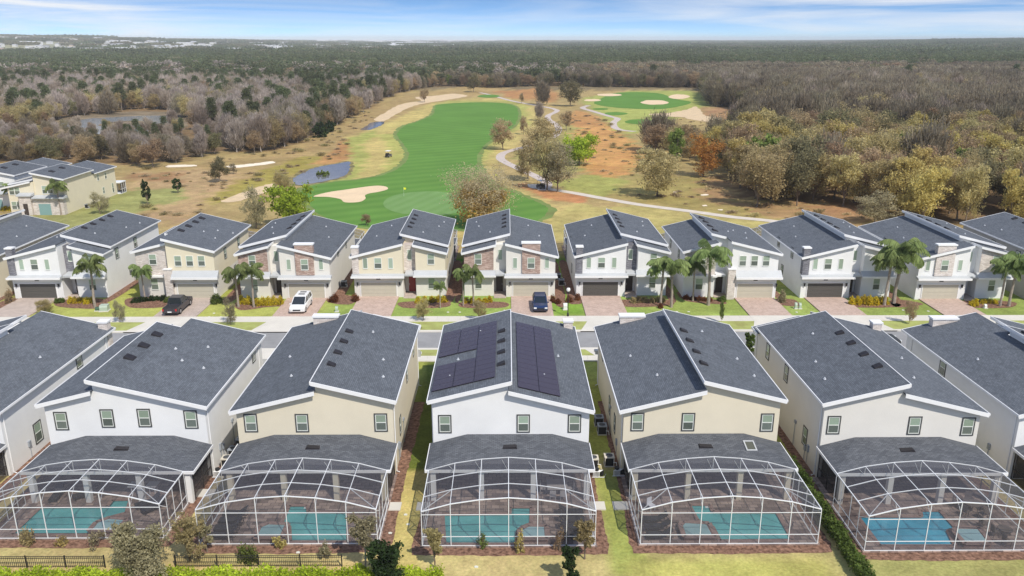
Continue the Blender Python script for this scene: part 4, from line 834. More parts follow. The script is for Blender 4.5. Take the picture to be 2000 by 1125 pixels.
LF = dict(
 bare=foliage('twigs_grey', (.32, .26, .205), (.40, .335, .275), .3, .16, .25), mauve=foliage('twigs_mauve', (.37, .31, .27), (.46, .40, .355), .3, .12, .25),
 brown=foliage('leaf_brown', (.38, .275, .17), (.47, .35, .215), .3, .18), olive=foliage('leaf_olive', (.42, .35, .17), (.54, .455, .235), .3, .18),
 ochre=foliage('leaf_ochre', (.50, .41, .15), (.62, .52, .21), .3, .14), rust=foliage('leaf_rust', (.46, .23, .06), (.56, .31, .09), .35, .12),
 lime=foliage('leaf_lime', (.30, .40, .03), (.42, .52, .06), .4, .08), dkgreen=foliage('leaf_dark_green', (.035, .065, .022), (.075, .12, .04), .5, .2),
 pine=foliage('needle_green', (.125, .15, .07), (.19, .215, .105), .4, .2), oak=foliage('leaf_oak', (.19, .175, .09), (.28, .255, .14), .4, .2),
 green=foliage('leaf_green', (.17, .22, .055), (.27, .33, .09), .4, .15), greygr=foliage('leaf_grey_green', (.32, .285, .175), (.44, .395, .25), .45, .15),
 yellow=foliage('leaf_yellow', (.66, .52, .03), (.74, .60, .06), .4, .1), hedge=foliage('leaf_hedge', (.42, .56, .03), (.60, .74, .07), .45, .05), palm=foliage('frond_green', (.20, .27, .09), (.33, .40, .16), .35, .15),
 red=foliage('leaf_red', (.20, .07, .035), (.28, .12, .05), .4, .1), shrub=foliage('leaf_shrub', (.11, .17, .035), (.18, .25, .06), .4, .1), purple=foliage('leaf_winter_brown', (.27, .225, .155), (.36, .305, .215), .3, .17))
SPEC = {   # style, H, R, zlo, leaves, leaf size, aspect, leaf material, trunk material
 'bare': ('bare', 11, 3.4, 2.2, 4200, .075, 17, 'bare', barkg), 'mauve': ('bare', 11.5, 3.1, 1.8, 4200, .075, 19, 'mauve', barkg), 'purple': ('bare', 11, 4.0, 1.2, 4800, .12, 9, 'purple', bark),
 'brown': ('leaf', 10, 4.1, 2.0, 6000, .22, .6, 'brown', bark), 'olive': ('leaf', 10.5, 4.4, 1.6, 7200, .23, .6, 'olive', bark), 'ochre': ('leaf', 10, 4.1, 1.2, 7200, .23, .6, 'ochre', bark),
 'rust': ('leaf', 10, 3.7, 1.0, 7000, .22, .6, 'rust', bark), 'oak': ('leaf', 10, 4.5, 1.8, 6500, .26, .6, 'oak', bark), 'green': ('leaf', 9, 3.4, 1.5, 3800, .32, .7, 'green', bark), 'greygr': ('leaf', 9, 3.7, .8, 6500, .18, .55, 'greygr', bark)}
PROTO = {}
for ki, (k_, sp) in enumerate(SPEC.items()):
    PROTO[k_] = []
    for s_ in range(3 if k_ in ('bare', 'mauve', 'purple', 'olive', 'brown') else 2):
        V, tr = crown_trunk(sp[0], sp[1], sp[2], sp[3], 100+ki*7+s_, sp[4], sp[5], asp=sp[6]); PROTO[k_].append((V, tr, LF[sp[7]], sp[8]))
PROTO['pine'] = [(*pine(14, 3.2, 300+i), LF['pine'], bark) for i in range(2)]
MC = {}
def proto_meshes(k, i):
    if (k, i) not in MC:
        V, tr, lm, bm = PROTO[k][i]; c = quads_mesh('crown', V, [lm]); tm = bpy.data.meshes.new('trunk'); tm.from_pydata(tr.v, [], tr.f); tm.materials.append(bm); MC[(k, i)] = (c, tm)
    return MC[(k, i)]
def tree(name, label, cat, k, i, x, y, h, wid=None, group=None, rz=None, meshes=None, baseH=None, baseR=None):
    c, tm = meshes or proto_meshes(k, i % len(PROTO[k])); H0 = baseH or (14 if k == 'pine' else SPEC[k][1]); R0 = baseR or (3.2 if k == 'pine' else SPEC[k][2]*1.12)
    P = thing(name, label, cat, (x, y, float(HT(np.float64(x), np.float64(y)))), rnd.uniform(0, 6.28) if rz is None else rz, group); s = h/H0; sw_ = (wid/(2*R0)) if wid else s
    P.scale = (sw_, sw_, s)
    for n_, me_ in (('crown', c), ('trunk', tm)):
        o = bpy.data.objects.new(n_, me_); COL.objects.link(o); o.parent = P
    return P
def treepx(name, label, cat, k, i, u, v, hp, wp, **kw):   # base pixel, height and width in photo pixels
    x, y = G(u, v); z = y*CT+HC*ST; s = F/z
    return tree(name, label, cat, k, i, x, y, hp/s/.96, wp/s, **kw)
TP = [
 ('oak_tree','rust-olive round tree standing on the fairway edge above the cart path bend','tree','brown',0,982,293,58,60), ('oak_tree','leafy olive tree in the red straw bed, left of the parked golf cart','tree','olive',1,1031,353,80,64),
 ('oak_tree','olive tree on two dark stems beside the parked golf cart','tree','olive',0,1068,372,106,88), ('bare_tree','grey bare-topped tree with white trunk in the straw bed','tree','greygr',1,1089,374,98,82),
 ('round_tree','bright lime-green round tree above the orange marsh','tree','lime',0,1131,322,60,82), ('oak_tree','wide olive tree behind the cart path loop, left of the lime tree','tree','olive',2,1060,295,62,90),
 ('small_tree','small brown leafed tree in the marsh between the two cart paths','tree','brown',1,1106,255,38,36), ('small_tree','slim brown tree right of the fairway, second up from the round oak','tree','brown',2,1022,263,36,20),
 ('small_tree','small bare tree where the cart path straightens','tree','bare',0,1053,236,34,22), ('bare_tree','tall pale bare tree beside the cart path below the far trees','tree','purple',0,1059,205,44,34), ('dark_oak','dark dense oak between the two far cart paths','tree','oak',0,1114,208,48,54),
 ('small_tree','small brown tree on the pale sand left of the fairway','tree','brown',0,829,200,26,22), ('small_tree','little reddish tree left of the far cart path','tree','brown',1,1019,202,20,14),
 ('big_tree','wide bare tree with orange lower leaves rising behind the middle roofs','tree','mix',0,938,441,112,134), ('tall_shrub_tree','grey-green twiggy tree behind the roof gap, left of the lime bush','tree','greygr',0,501,446,80,64),
 ('lime_bush','lime green spreading bush behind the roof left of the sand bunker','bush','lime',1,570,442,82,104), ('small_tree','olive brown tree standing beside the pond','tree','olive',2,551,378,42,44),
 ('small_tree','tiny brown tree at the fairway edge behind the roofs','tree','brown',2,716,441,24,24), ('spreading_tree','broad ochre-olive tree with a dark forked trunk over a shadowed patch','tree','olive',1,1283,384,94,126),
 ('rust_tree','rust orange cypress at the front of the right woods','tree','rust',0,1374,345,82,78), ('slim_green_tree','slim pale green tree beside the rust orange cypress','tree','green',0,1319,325,74,46), ('bare_tree','grey bare tree at the left tip of the right woods','tree','brown',2,1280,302,60,68),
 ('dark_bush_tree','dark brown rounded tree alone in the dry field','tree','oak',1,429,356,48,46), ('small_bush','small grey bush next to the dark field tree','bush','greygr',1,456,340,22,20),
 ('evergreen','tall narrow dark evergreen on the lawn by the cream corner house','evergreen','dk',0,289,400,52,20), ('evergreen','short dark evergreen on the lawn right of the taller one','evergreen','dk',1,348,377,31,20),
 ('grey_bush','grey twiggy bush on the grass in front of the cream corner house','bush','greygr',0,196,418,44,48), ('dark_oak','dark oak on the far lawn edge behind the fairway','tree','oak',1,925,180,36,34),
 ('rounded_bush_tree','brown rounded tree at the front edge of the left woods by the sand track','tree','brown',1,300,327,54,66), ('rounded_tree','dark green-brown tree at the left woods edge above the corner house','tree','oak',0,100,318,52,60), ('rounded_tree','reddish brown tree left of the sand track at the woods edge','tree','brown',0,170,322,56,58),
 ('olive_tree','pale olive tree at the woods edge beside the creek','tree','olive',0,537,292,62,58), ('brown_tree','warm orange brown tree in front of the bare left woods','tree','brown',2,497,300,44,40),
 ('evergreen_shrub','dark green low shrubs at the woods edge above the creek','shrub','dk2',0,627,268,26,36), ('evergreen_shrub','small dark green shrub right of the creek-side shrubs','shrub','dk2',1,645,258,20,24),
 ('green_tree','single vivid green leafy tree poking up inside the right woods','tree','green',1,1514,270,30,26), ('green_tree','yellow-green broad tree deep in the right woods','tree','green',0,1832,285,56,60),
 ('ochre_tree','ochre tree at the sandy corner of the right woods','tree','ochre',0,1432,260,46,62), ('olive_tree','dark olive spreading tree at the front of the right woods','tree','olive',0,1478,404,112,124),
 ('olive_tree','tall brown-grey tree showing its trunk in the middle of the right wood edge','tree','brown',1,1628,388,108,92), ('dark_oak','dark green-brown oak between two olive trees at the right wood edge','tree','oak',0,1556,402,100,80),
 ('ochre_tree','bright ochre tree behind the roof at the right wood edge','tree','ochre',1,1802,440,118,104), ('round_bush','greyish round bush beside the ochre trees behind the right roofs','bush','greygr',1,1708,436,64,100), ('olive_tree','olive tree rising over the roof at far right','tree','olive',1,1885,440,122,84), ('ochre_tree','ochre tree at the right edge of the picture above the roof','tree','ochre',0,1972,446,122,90)]
# one-off crowns
def custom(parts, mats_, trunkH, trunk=.2, bm=bark):
    Vs = []; tr = MB(); tr.tube([(0, 0, -.1), (0, 0, trunkH)], [trunk, trunk*.7], 7)
    return parts, tr
V1, t1 = crown_trunk('leaf', 11, 5.4, 2.2, 901, 15000, .17, 22, asp=.45, gap=.5); V2, t2 = crown_trunk('leaf', 7.5, 4.4, 1.2, 902, 4200, .26, 12)
def mk(V, tr, lm, bm): c = quads_mesh('crown', V, [lm]); tm = bpy.data.meshes.new('trunk'); tm.from_pydata(tr.v, [], tr.f); tm.materials.append(bm); return (c, tm)
CM = {'lime': mk(*crown_trunk('leaf', 8, 4.4, .8, 911, 5200, .30, 13), LF['lime'], bark)}
c_, t_ = mk(V2, t2, LF['ochre'], bark); MIXC = mk(V1, t1, foliage('leaf_tan', (.50, .41, .25), (.58, .49, .32), .3, .05), barkg)
foliage('leaf_amber', (.54, .37, .10), (.62, .46, .15), .35, .05)
CM['mix2'] = mk(V2, t2, MATS['leaf_amber'], bark)
CM['dk'] = mk(*crown_trunk('leaf', 7, 1.5, .5, 921, 3200, .24, 12, trunk=.1, squash=1.1), LF['dkgreen'], bark); CM['dk2'] = mk(*crown_trunk('leaf', 3, 2.2, .1, 922, 2600, .3, 9, trunk=.05), LF['dkgreen'], bark)
for (nm, lb_, ct, k, i, u, v, hp, wp) in TP:
    if k == 'mix':
        P = treepx(nm, lb_, ct, 'bare', 0, u, v, hp, wp, meshes=MIXC, baseH=11, baseR=5.0)
        o = bpy.data.objects.new('crown', CM['mix2'][0]); COL.objects.link(o); o.parent = P
    elif k in ('lime', 'dk', 'dk2'):
        bh, br = {'lime': (8.2, 4.7), 'dk': (7, 1.7), 'dk2': (3, 2.4)}[k]; treepx(nm, lb_, ct, 'bare', 0, u, v, hp, wp, meshes=CM[k], baseH=bh, baseR=br)
    else: treepx(nm, lb_, ct, k, i, u, v, hp, wp)

for i, (k, u, v, hp, wp) in enumerate([('bare',152,258,30,20),('olive',212,266,34,24),('bare',236,268,30,18),('pine',268,268,34,20),('bare',292,262,30,20),('pine',322,258,30,18),('bare',338,250,34,24),('greygr',128,262,30,24),('bare',182,270,26,18),('olive',345,262,30,24),('pine',172,210,44,24),('bare',255,270,28,16)]):
    treepx('waterside_tree', ['bare tree at the left end of the wetland', 'olive tree in front of the wetland water', 'thin bare tree before the middle of the wetland', 'dark pine in front of the wetland water', 'bare tree right of the wetland pine', 'small pine by the right part of the wetland', 'bare tree at the right end of the wetland', 'grey-green tree at the near left of the wetland', 'low bare tree left of the olive one by the wetland', 'olive tree at the near right of the wetland', 'tall dark pine standing alone behind the wetland', 'slim bare tree between olive tree and pine'][i], 'tree', k, i, u, v, hp, wp)
# ---------------------------------------------------------------- woods
FOREST = [[(-900,345),(0,322),(60,326),(232,322),(262,330),(330,322),(430,300),(520,302),(590,284),(640,256),(700,226),(752,196),(790,180),(840,172),(870,168),(960,172),(1010,170),(1100,168),(1140,170),(1370,172),(1386,206),(1430,212),(1490,235),(1520,262),(1700,262),(2900,262),(2900,77.5),(-900,77.5)],
          [(1262,296),(1290,262),(1300,268),(1400,272),(1500,262),(1540,250),(2900,250),(2900,560),(2040,468),(1960,452),(1780,446),(1730,420),(1560,398),(1440,392),(1425,352),(1345,330),(1290,305)]]
def in_forest(x, y):
    x = np.asarray(x, float); y = np.asarray(y, float); u, v = projn(x, y, 0*x); w1 = noise2(x, y, 26., 5)*2.; f = inpoly(u, v, FOREST[0]) | inpoly(u, v, FOREST[1])
    pond = ((u-245)/150)**2+((v-244)/21)**2 < 1; fieldL = inpoly(u, v, [(-300, 98), (118, 99), (90, 106), (-300, 112)]) | inpoly(u, v, [(235,118),(310,117),(312,123),(240,124)])
    clr = inpoly(u, v, [(228,256),(420,226),(420,216),(240,214)]) & (v > 214) & (v < 226)
    return f & ~pond & ~fieldL & ~clr
def species(u, v, r, n1, x):
    """which kind stands here; u, v only stand for bearing and distance"""
    if u < 880:
        if v > 300: t = [('bare', .22), ('brown', .24), ('purple', .26), ('olive', .13), ('mauve', .10), ('oak', .05)]
        elif v > 176: t = [('mauve', .36), ('bare', .22), ('purple', .11), ('brown', .08), ('olive', .10), ('pine', .09), ('oak', .04)] if n1 > -.25 else [('pine', .22), ('olive', .24), ('bare', .28), ('brown', .14), ('oak', .12)]
        elif v > 140: t = [('pine', .36), ('brown', .13), ('bare', .14), ('oak', .2), ('purple', .09), ('green', .08)]
        else: t = [('pine', .6), ('oak', .28), ('purple', .12)]
    elif v > 292: t = [('olive', .40), ('ochre', .2), ('brown', .22), ('oak', .11), ('purple', .04), ('green', .03)]
    elif v > 168: t = [('purple', .50), ('bare', .10), ('brown', .11), ('oak', .20), ('olive', .08), ('green', .01)] if u > 1380 else [('oak', .4), ('purple', .3), ('brown', .3)]
    elif v > 142: t = [('purple', .44), ('oak', .24), ('bare', .08), ('pine', .14), ('brown', .10)] if n1 > -.1 else [('pine', .5), ('oak', .4), ('purple', .1)]
    else: t = [('pine', .58), ('oak', .26), ('purple', .16)]
    a = 0
    for k, p in t:
        a += p
        if r < a: return k
    return t[0][0]
def scatter(y0, y1, cell, jit, seed, half=.80):
    rs = np.random.RandomState(seed); ys_ = np.arange(y0, y1, cell*.88); P_ = []
    for j, yy in enumerate(ys_):
        w = yy*half+30; xx = np.arange(-w, w, cell)+(cell/2 if j % 2 else 0); P_.append(np.stack([xx, np.full(len(xx), yy)], 1))
    P_ = np.concatenate(P_); P_ += rs.uniform(-jit, jit, P_.shape)*cell; return P_
near_pts = scatter(130, 640, 5.7, .42, 7); near_pts = near_pts[in_forest(near_pts[:, 0], near_pts[:, 1])]
placed = np.array([G(t[5], t[6]) for t in TP]); dm = np.sqrt(((near_pts[:, None, :]-placed[None])**2).sum(-1)).min(1); near_pts = near_pts[dm > 4.2]
uu, vv = projn(near_pts[:, 0], near_pts[:, 1], 0*near_pts[:, 0]); n1 = noise2(near_pts[:, 0], near_pts[:, 1], 120., 21)
vis = (uu > -60) & (uu < 2060); score = np.hypot(near_pts[:, 0], near_pts[:, 1])+np.where(vis, 0, 1e5); order = np.argsort(score)
rr = np.random.RandomState(3); kinds = []; stuff = []
WOODL = {'bare': ('bare_tree', 'bare grey twiggy tree among the dense woods around the golf course', 'bare grey trees in the woods'), 'mauve': ('bare_tree', 'pale bare mauve-grey tree in the left woods', 'pale bare trees in the left woods'), 'purple': ('winter_tree', 'brown-grey leafless tree in the dense winter woods', 'brown leafless trees in the woods'),
 'brown': ('brown_tree', 'dry brown-leafed tree in the woods around the golf course', 'brown leafed trees in the woods'), 'olive': ('olive_tree', 'thin-leafed olive tree in the woods', 'olive trees in the woods'), 'ochre': ('ochre_tree', 'yellow-ochre leafed tree in the right woods', 'ochre trees in the right woods'),
 'oak': ('oak_tree', 'dark leafy oak in the woods around the golf course', 'dark oaks in the woods'), 'pine': ('pine_tree', 'dark green pine rising out of the woods', 'pines in the woods'), 'green': ('green_tree', 'fresh green leafed tree in the woods', 'fresh green trees in the woods'), 'rust': ('rust_tree', 'rust tree', 'rust trees')}
KL = ['bare', 'mauve', 'purple', 'brown', 'olive', 'ochre', 'oak', 'pine', 'green']; VAR = [(k, i) for k in KL for i in range(len(PROTO[k]))]
NIND = 280
for r_, ix in enumerate(order):
    x, y = near_pts[ix]; k = species(uu[ix], vv[ix], rr.uniform(), n1[ix], x); sc_ = rr.uniform(.72, 1.12)*(1.05 if uu[ix] > 1250 else .92)
    if uu[ix] < 760 and vv[ix] > 300: sc_ *= .72
    if uu[ix] < 430 and 255 < vv[ix] < 300: sc_ *= .5; skip_ = rr.uniform() < .45          # low growth in front of the wetland
    if uu[ix] < 430 and 255 < vv[ix] < 300 and skip_: continue
    if uu[ix] > 1200 and vv[ix] > 240:
        if uu[ix] < 1430 and (vv[ix] < 285 or rr.uniform() < .3): continue
        if rr.uniform() < .38: continue
        sc_ *= 1.22 if uu[ix] > 1430 else .85
    elif uu[ix] > 1200 and vv[ix] > 180:
        if rr.uniform() < .25: continue
        sc_ *= 1.18
    if r_ < NIND:
        nm, lb_, gr = WOODL[k]; W_ = ('nearer left woods' if vv[ix] > 260 else 'deeper left woods') if uu[ix] < 900 else ('front of the right woods' if vv[ix] > 330 else ('middle of the right woods' if vv[ix] > 290 else 'inner right woods')); lb_ = {'bare': 'bare grey twiggy tree', 'mauve': 'pale bare tree', 'purple': 'brown-grey leafless tree', 'brown': 'dry brown-leafed tree', 'olive': 'thin-leafed olive tree', 'ochre': 'yellow-ochre leafed tree', 'oak': 'dark leafy oak', 'pine': 'dark green pine', 'green': 'fresh green tree'}[k]+' in the '+W_; gr = gr.split(' in ')[0]+' in the '+W_; H0 = 14 if k == 'pine' else SPEC[k][1]; tree(nm, lb_, 'tree', k, rr.randint(0, 9), x, y, H0*sc_*rr.uniform(.9, 1.1), None, group=gr)
    else: stuff.append((x, y, 0., k, sc_))
def gn_stuff(name, pts, kindidx, scales, rots, protos):
    me_ = bpy.data.meshes.new(name); me_.vertices.add(len(pts)); me_.vertices.foreach_set('co', np.asarray(pts, float).ravel())
    for nme, arr, ty in (('kind_index', np.asarray(kindidx, np.int32), 'INT'), ('size', np.asarray(scales, np.float32), 'FLOAT'), ('turn', np.asarray(rots, np.float32), 'FLOAT')):
        a = me_.attributes.new(nme, ty, 'POINT'); a.data.foreach_set('value', arr)
    o = bpy.data.objects.new(name, me_); COL.objects.link(o); o['kind'] = 'stuff'
    g = bpy.data.node_groups.new(name, 'GeometryNodeTree'); g.interface.new_socket('Geometry', in_out='INPUT', socket_type='NodeSocketGeometry'); g.interface.new_socket('Geometry', in_out='OUTPUT', socket_type='NodeSocketGeometry')
    gi = g.nodes.new('NodeGroupInput'); gout = g.nodes.new('NodeGroupOutput'); jn = g.nodes.new('GeometryNodeJoinGeometry')
    def attr(nm, ty): a = g.nodes.new('GeometryNodeInputNamedAttribute'); a.data_type = ty; a.inputs[0].default_value = nm; return a.outputs[0]
    ka, sa, ra = attr('kind_index', 'INT'), attr('size', 'FLOAT'), attr('turn', 'FLOAT'); cxyz = g.nodes.new('ShaderNodeCombineXYZ'); g.links.new(ra, cxyz.inputs[2])
    for i, po in enumerate(protos):
        cmp = g.nodes.new('FunctionNodeCompare'); cmp.data_type = 'INT'; cmp.operation = 'EQUAL'; g.links.new(ka, cmp.inputs[2]); cmp.inputs[3].default_value = i
        oi = g.nodes.new('GeometryNodeObjectInfo'); oi.inputs['Object'].default_value = po; oi.inputs['As Instance'].default_value = True
        ip = g.nodes.new('GeometryNodeInstanceOnPoints'); g.links.new(gi.outputs[0], ip.inputs['Points']); g.links.new(cmp.outputs[0], ip.inputs['Selection']); g.links.new(oi.outputs['Geometry'], ip.inputs['Instance'])
        g.links.new(cxyz.outputs[0], ip.inputs['Rotation']); g.links.new(sa, ip.inputs['Scale']); g.links.new(ip.outputs[0], jn.inputs[0])
    g.links.new(jn.outputs[0], gout.inputs[0]); md = o.modifiers.new('scatter', 'NODES'); md.node_group = g; return o
def proto_obj(name, V, tr, lm, bm):
    return bpy.data.objects.new(name, quads_mesh(name, V, [lm, bm], tr))
PO = [proto_obj(k+'_tree_source', *PROTO[k][i]) for k, i in VAR]; kidx = {}
for j, (k, i) in enumerate(VAR): kidx.setdefault(k, []).append(j)
gn_stuff('woods', [(a[0], a[1], a[2]) for a in stuff], [kidx[a[3]][rr.randint(0, len(kidx[a[3]]))] for a in stuff], [a[4] for a in stuff], rr.uniform(0, 6.28, len(stuff)), PO)
# farther woods: groves of many crowns
def grove(size, ntree, per, leaf, Hh, mix, seed):
    rs = np.random.RandomState(seed); objs = []
    for kk in mix:
        V = []
        for i in range(ntree):
            x, y = rs.uniform(-size/2, size/2, 2); h = Hh*rs.uniform(.7, 1.15); r = h*.34
            if kk == 'pine': p = rs.normal(0, 1, (per, 3))*np.array([r*.5, r*.5, h*.2])+np.array([x, y, h*.72])
            else: p = unit(rs.normal(size=(per, 3)))*(r*rs.uniform(.3, 1, (per, 1))**.5)*np.array([1, 1, .85])+np.array([x, y, h-r*.95])
            V.append(card_arrays(p, leaf, .8, None, rs))
        lm = {'pine': 'pine', 'purple': 'purple', 'oak': 'oak', 'brown': 'brown', 'mauve': 'mauve', 'olive': 'olive'}[kk]
        objs.append(bpy.data.objects.new('grove_source', quads_mesh('grove_source', np.concatenate(V), [LF[lm]])))
    return objs
foliage('tuft_straw', (.46, .37, .22), (.56, .46, .28), .3, .2); foliage('tuft_tan', (.40, .30, .19), (.48, .38, .24), .3, .2); foliage('tuft_olive', (.33, .29, .14), (.42, .37, .18), .3, .2)
GK = ['pine', 'purple', 'oak', 'brown', 'mauve']
g1 = grove(14, 5, 230, .75, 11, GK, 41); g2 = grove(60, 62, 60, 2.0, 12, GK, 42); g3 = grove(200, 300, 16, 6.0, 12, GK, 43)
def far_layer(name, y0, y1, cell, protos, seed, smin, smax, dens=1.):
    p = scatter(y0, y1, cell, .35, seed, .72); p = p[in_forest(p[:, 0], p[:, 1])]; rs = np.random.RandomState(seed+1); u, v = projn(p[:, 0], p[:, 1], 0*p[:, 0]); r = p[:, 0]/p[:, 1]
    nz = noise2(p[:, 0], p[:, 1], 260., seed); k = []; d = p[:, 1]
    keep = np.ones(len(p), bool)
    for i in range(len(p)):
        q = rs.uniform()
        if u[i] < 950 and d[i] > (1850 if r[i] < -.3 else 1850+1100*min(1, (r[i]+.3)/.22)): keep[i] = q < (.10 if nz[i] < .4 else .35); kk = 2 if rs.uniform() < .5 else 0
        elif v[i] > 142 and u[i] > 1100: kk = 1 if nz[i] > -.35 and q < .75 else (2 if q < .88 else 3)
        elif v[i] > 142: kk = 0 if q < .42 else (2 if q < .62 else (4 if q < .8 else (3 if q < .9 else 1)))
        elif d[i] < 2000: kk = 0 if q < .72+.2*nz[i] else (2 if q < .88 else 1)
        else: kk = 0 if q < .4 else (2 if q < .68 else 1)
        k.append(kk)
    if cell > 40: keep &= ~((noise2(p[:, 0]*.45, p[:, 1], 900., seed+5) > .95) & (rs.uniform(size=len(p)) < .9))
    p = p[keep]; k = np.array(k)[keep]; z = HT(p[:, 0], p[:, 1])
    gn_stuff(name, np.stack([p[:, 0], p[:, 1], z], 1), k, rs.uniform(smin, smax, len(p)), rs.choice([0, math.pi/2, math.pi, math.pi*1.5], len(p)) if cell > 100 else rs.uniform(0, 6.28, len(p)), protos)
far_layer('middle_woods', 640, 1500, 12.2, g1, 61, .8, 1.15)
far_layer('far_woods', 1480, 4200, 54, g2, 62, .85, 1.12)
far_layer('horizon_woods', 4150, 14000, 185, g3, 63, .85, 1.1)
# dry brush and tufts over the unmown land
def tuft(k, n, R, H, seed):
    rs = np.random.RandomState(seed); p = rs.normal(0, 1, (n, 3))*np.array([R*.5, R*.5, 0]); p[:, 2] = rs.uniform(.02, 1, n)*H; al = p*np.array([1, 1, .2])+np.array([0, 0, .5]); return bpy.data.objects.new('tuft_source', quads_mesh('tuft_source', card_arrays(p, .12, 3.5, al, rs), [LF[k]]))
LF['t1'], LF['t2'], LF['t3'] = MATS['tuft_straw'], MATS['tuft_tan'], MATS['tuft_olive']
TU = [tuft('t1', 160, 1.3, .5, 1), tuft('t2', 160, 1.2, .6, 2), tuft('t3', 200, 1.4, .8, 3), tuft('olive', 220, 1.2, 1.1, 4)]
tp = scatter(128, 420, 2.6, .5, 77, .7); tu, tv = projn(tp[:, 0], tp[:, 1], 0*tp[:, 0]); tnz = noise2(tp[:, 0], tp[:, 1], 22., 8)+.6*noise2(tp[:, 0], tp[:, 1], 7., 9)
dry = inpoly(tu, tv, [(230,335),(420,312),(540,296),(640,262),(700,228),(760,193),(820,180),(735,225),(672,272),(690,300),(612,322),(575,348),(520,355),(430,400),(330,440),(240,440),(250,400),(400,372),(250,352)]) | inpoly(tu, tv, [(1100,225),(1150,222),(1195,242),(1215,262),(1262,300),(1250,345),(1150,345),(1125,315),(1110,260)]) | inpoly(tu, tv, [(1200,345),(1400,345),(1430,395),(1560,405),(1700,420),(1700,445),(1560,440),(1360,408),(1230,384)]) | inpoly(tu, tv, [(1300,222),(1385,235),(1420,215),(1500,240),(1470,268),(1290,262)])
road_ = inpoly(tu, tv, [(430,394),(545,355),(548,370),(460,398)]) | inpoly(tu, tv, [(320,318),(540,312),(540,328),(320,332)])
kp = dry & ~road_ & (nr.uniform(size=len(tnz)) < np.clip(.16+.30*tnz, .03, .6)); tp, tnz = tp[kp], tnz[kp]; rs = np.random.RandomState(4); gn_stuff('dry_brush', np.stack([tp[:, 0], tp[:, 1], 0*tp[:, 0]], 1), rs.choice(4, len(tp), p=[.42, .33, .17, .08]), rs.uniform(.2, .95, len(tp))**1.2, rs.uniform(0, 6.28, len(tp)), TU)
# ---------------------------------------------------------------- distant town
tw = mat('town_white', (.66, .66, .67), .8, .3); tg = mat('town_grey', (.42, .43, .46), .8, .3); tn = mat('town_tan', (.55, .46, .36), .8, .3); ro = mat('town_roof', (.30, .29, .30), .8, .3); rs = np.random.RandomState(9); cnt = 0
TL = [('warehouse', 'low white flat-roofed shed in the distant town on the left', 'warehouse', 'white sheds of the distant town'), ('distant_house', 'small pale house in the distant town on the left', 'house', 'small houses of the distant town')]
ex = {}
while cnt < 1150:
    big = cnt % 4 == 0; r = -rs.uniform(.02, .66)+.02; d = 1/rs.uniform(1/9500., 1/1950.) ; d *= 1+.5*max(0, min(1, (.3+r)/.22)); x, y = r*d, d
    if r < -.5 and d < 3600 and rs.uniform() < .75: continue
    z = float(HT(np.float64(x), np.float64(y))); k = y/4200.; a, b_, h = (rs.uniform(50, 130)*k, rs.uniform(24, 50)*k, rs.uniform(7, 12)*max(1, k*.7)) if big else (rs.uniform(14, 34)*k, rs.uniform(12, 20)*k, rs.uniform(6, 10)*max(1, k*.7))
    rz = rs.uniform(-.25, .25); white_ = big or rs.uniform() < .62; m_ = tw if white_ else (tg if rs.uniform() < .5 else tn); rm = tw if big else (ro if rs.uniform() < .45 else tg)
    wl_ = MB().box(-a/2, a/2, -b_/2, b_/2, 0, h); q = MB(); q.prism([(-b_/2-.5, h), (b_/2+.5, h), (0, h+b_*(.05 if big else .16))], 'x', -a/2-.5, a/2+.5)
    if cnt < 290:
        T_ = TL[0] if big else TL[1]; P = thing(T_[0], T_[1], T_[2], (x, y, z-1), rz, T_[3]); wl_.build('wall', m_, P); q.build('roof', rm, P)
    else:
        M_ = Matrix.Translation((x, y, z-1)) @ Matrix.Rotation(rz, 4, 'Z')
        for mb_, mt_ in ((wl_, m_), (q, rm)): e_ = ex.setdefault(mt_.name, (MB(), mt_)); e_[0].add([tuple(M_ @ Vector(p)) for p in mb_.v], mb_.f)
    cnt += 1
b = MB(); mi = []; me_mats = []
for e_, mt_ in ex.values(): me_mats.append(mt_); mi += [len(me_mats)-1]*len(e_.f); b.add(e_.v, e_.f)
o = b.build('distant_town', None); [o.data.materials.append(m_) for m_ in me_mats]; o.data.polygons.foreach_set('material_index', mi); o['kind'] = 'stuff'
# ================================================================== FRONT YARDS
def drive(rx, m, typ, gx, fy, mt):
    c = rx+m*(-3.15 if typ == 'A' else gx); b = MB(); b.box(c-2.75, c+2.75, 99.0, fy-.02, -.1, .128); struct(b, 'driveway', mt)
    a = MB(); a.prism([(c-2.8, 99.0), (c+2.8, 99.0), (c+2.8, 96.9), (c+4.0, 93.25), (c-4.0, 93.25), (c-2.8, 96.9)], 'z', -.1, .136); struct(a, 'driveway_apron', conc)
for rx, m, ty, gx, fy, mt in [(-77.0,-1,'A',0,107.6,paver),(-61.6,1,'A',0,107.1,paverg),(-47,1,'B',4.0,107,paverg),(-30.85,-1,'A',0,106.9,paver),(-14.7,1,'A',0,107.5,paver),(.12,-1,'A',0,107.5,paver),(16.1,1,'A',0,107.6,paver),(28.5,1,'B',5.7,106.6,paver),(47.1,1,'A',0,106.75,paver),(62.7,1,'A',0,105.97,paver),(77.6,-1,'A',0,104.6,paver)]: drive(rx, m, ty, gx, fy, mt)
for c in (-50.6+6.3, -27.2, -18.5, 3.2, 12.7, 34.5, 44.2):
    struct(MB().box(c-2.75, c+2.75, 76, 83.8, -.1, .11), 'driveway', paver); struct(MB().prism([(c-2.8, 83.8), (c+2.8, 83.8), (c+2.8, 85.3), (c+4, 87.76), (c-4, 87.76), (c-2.8, 85.3)], 'z', -.1, .134), 'driveway_apron', conc)
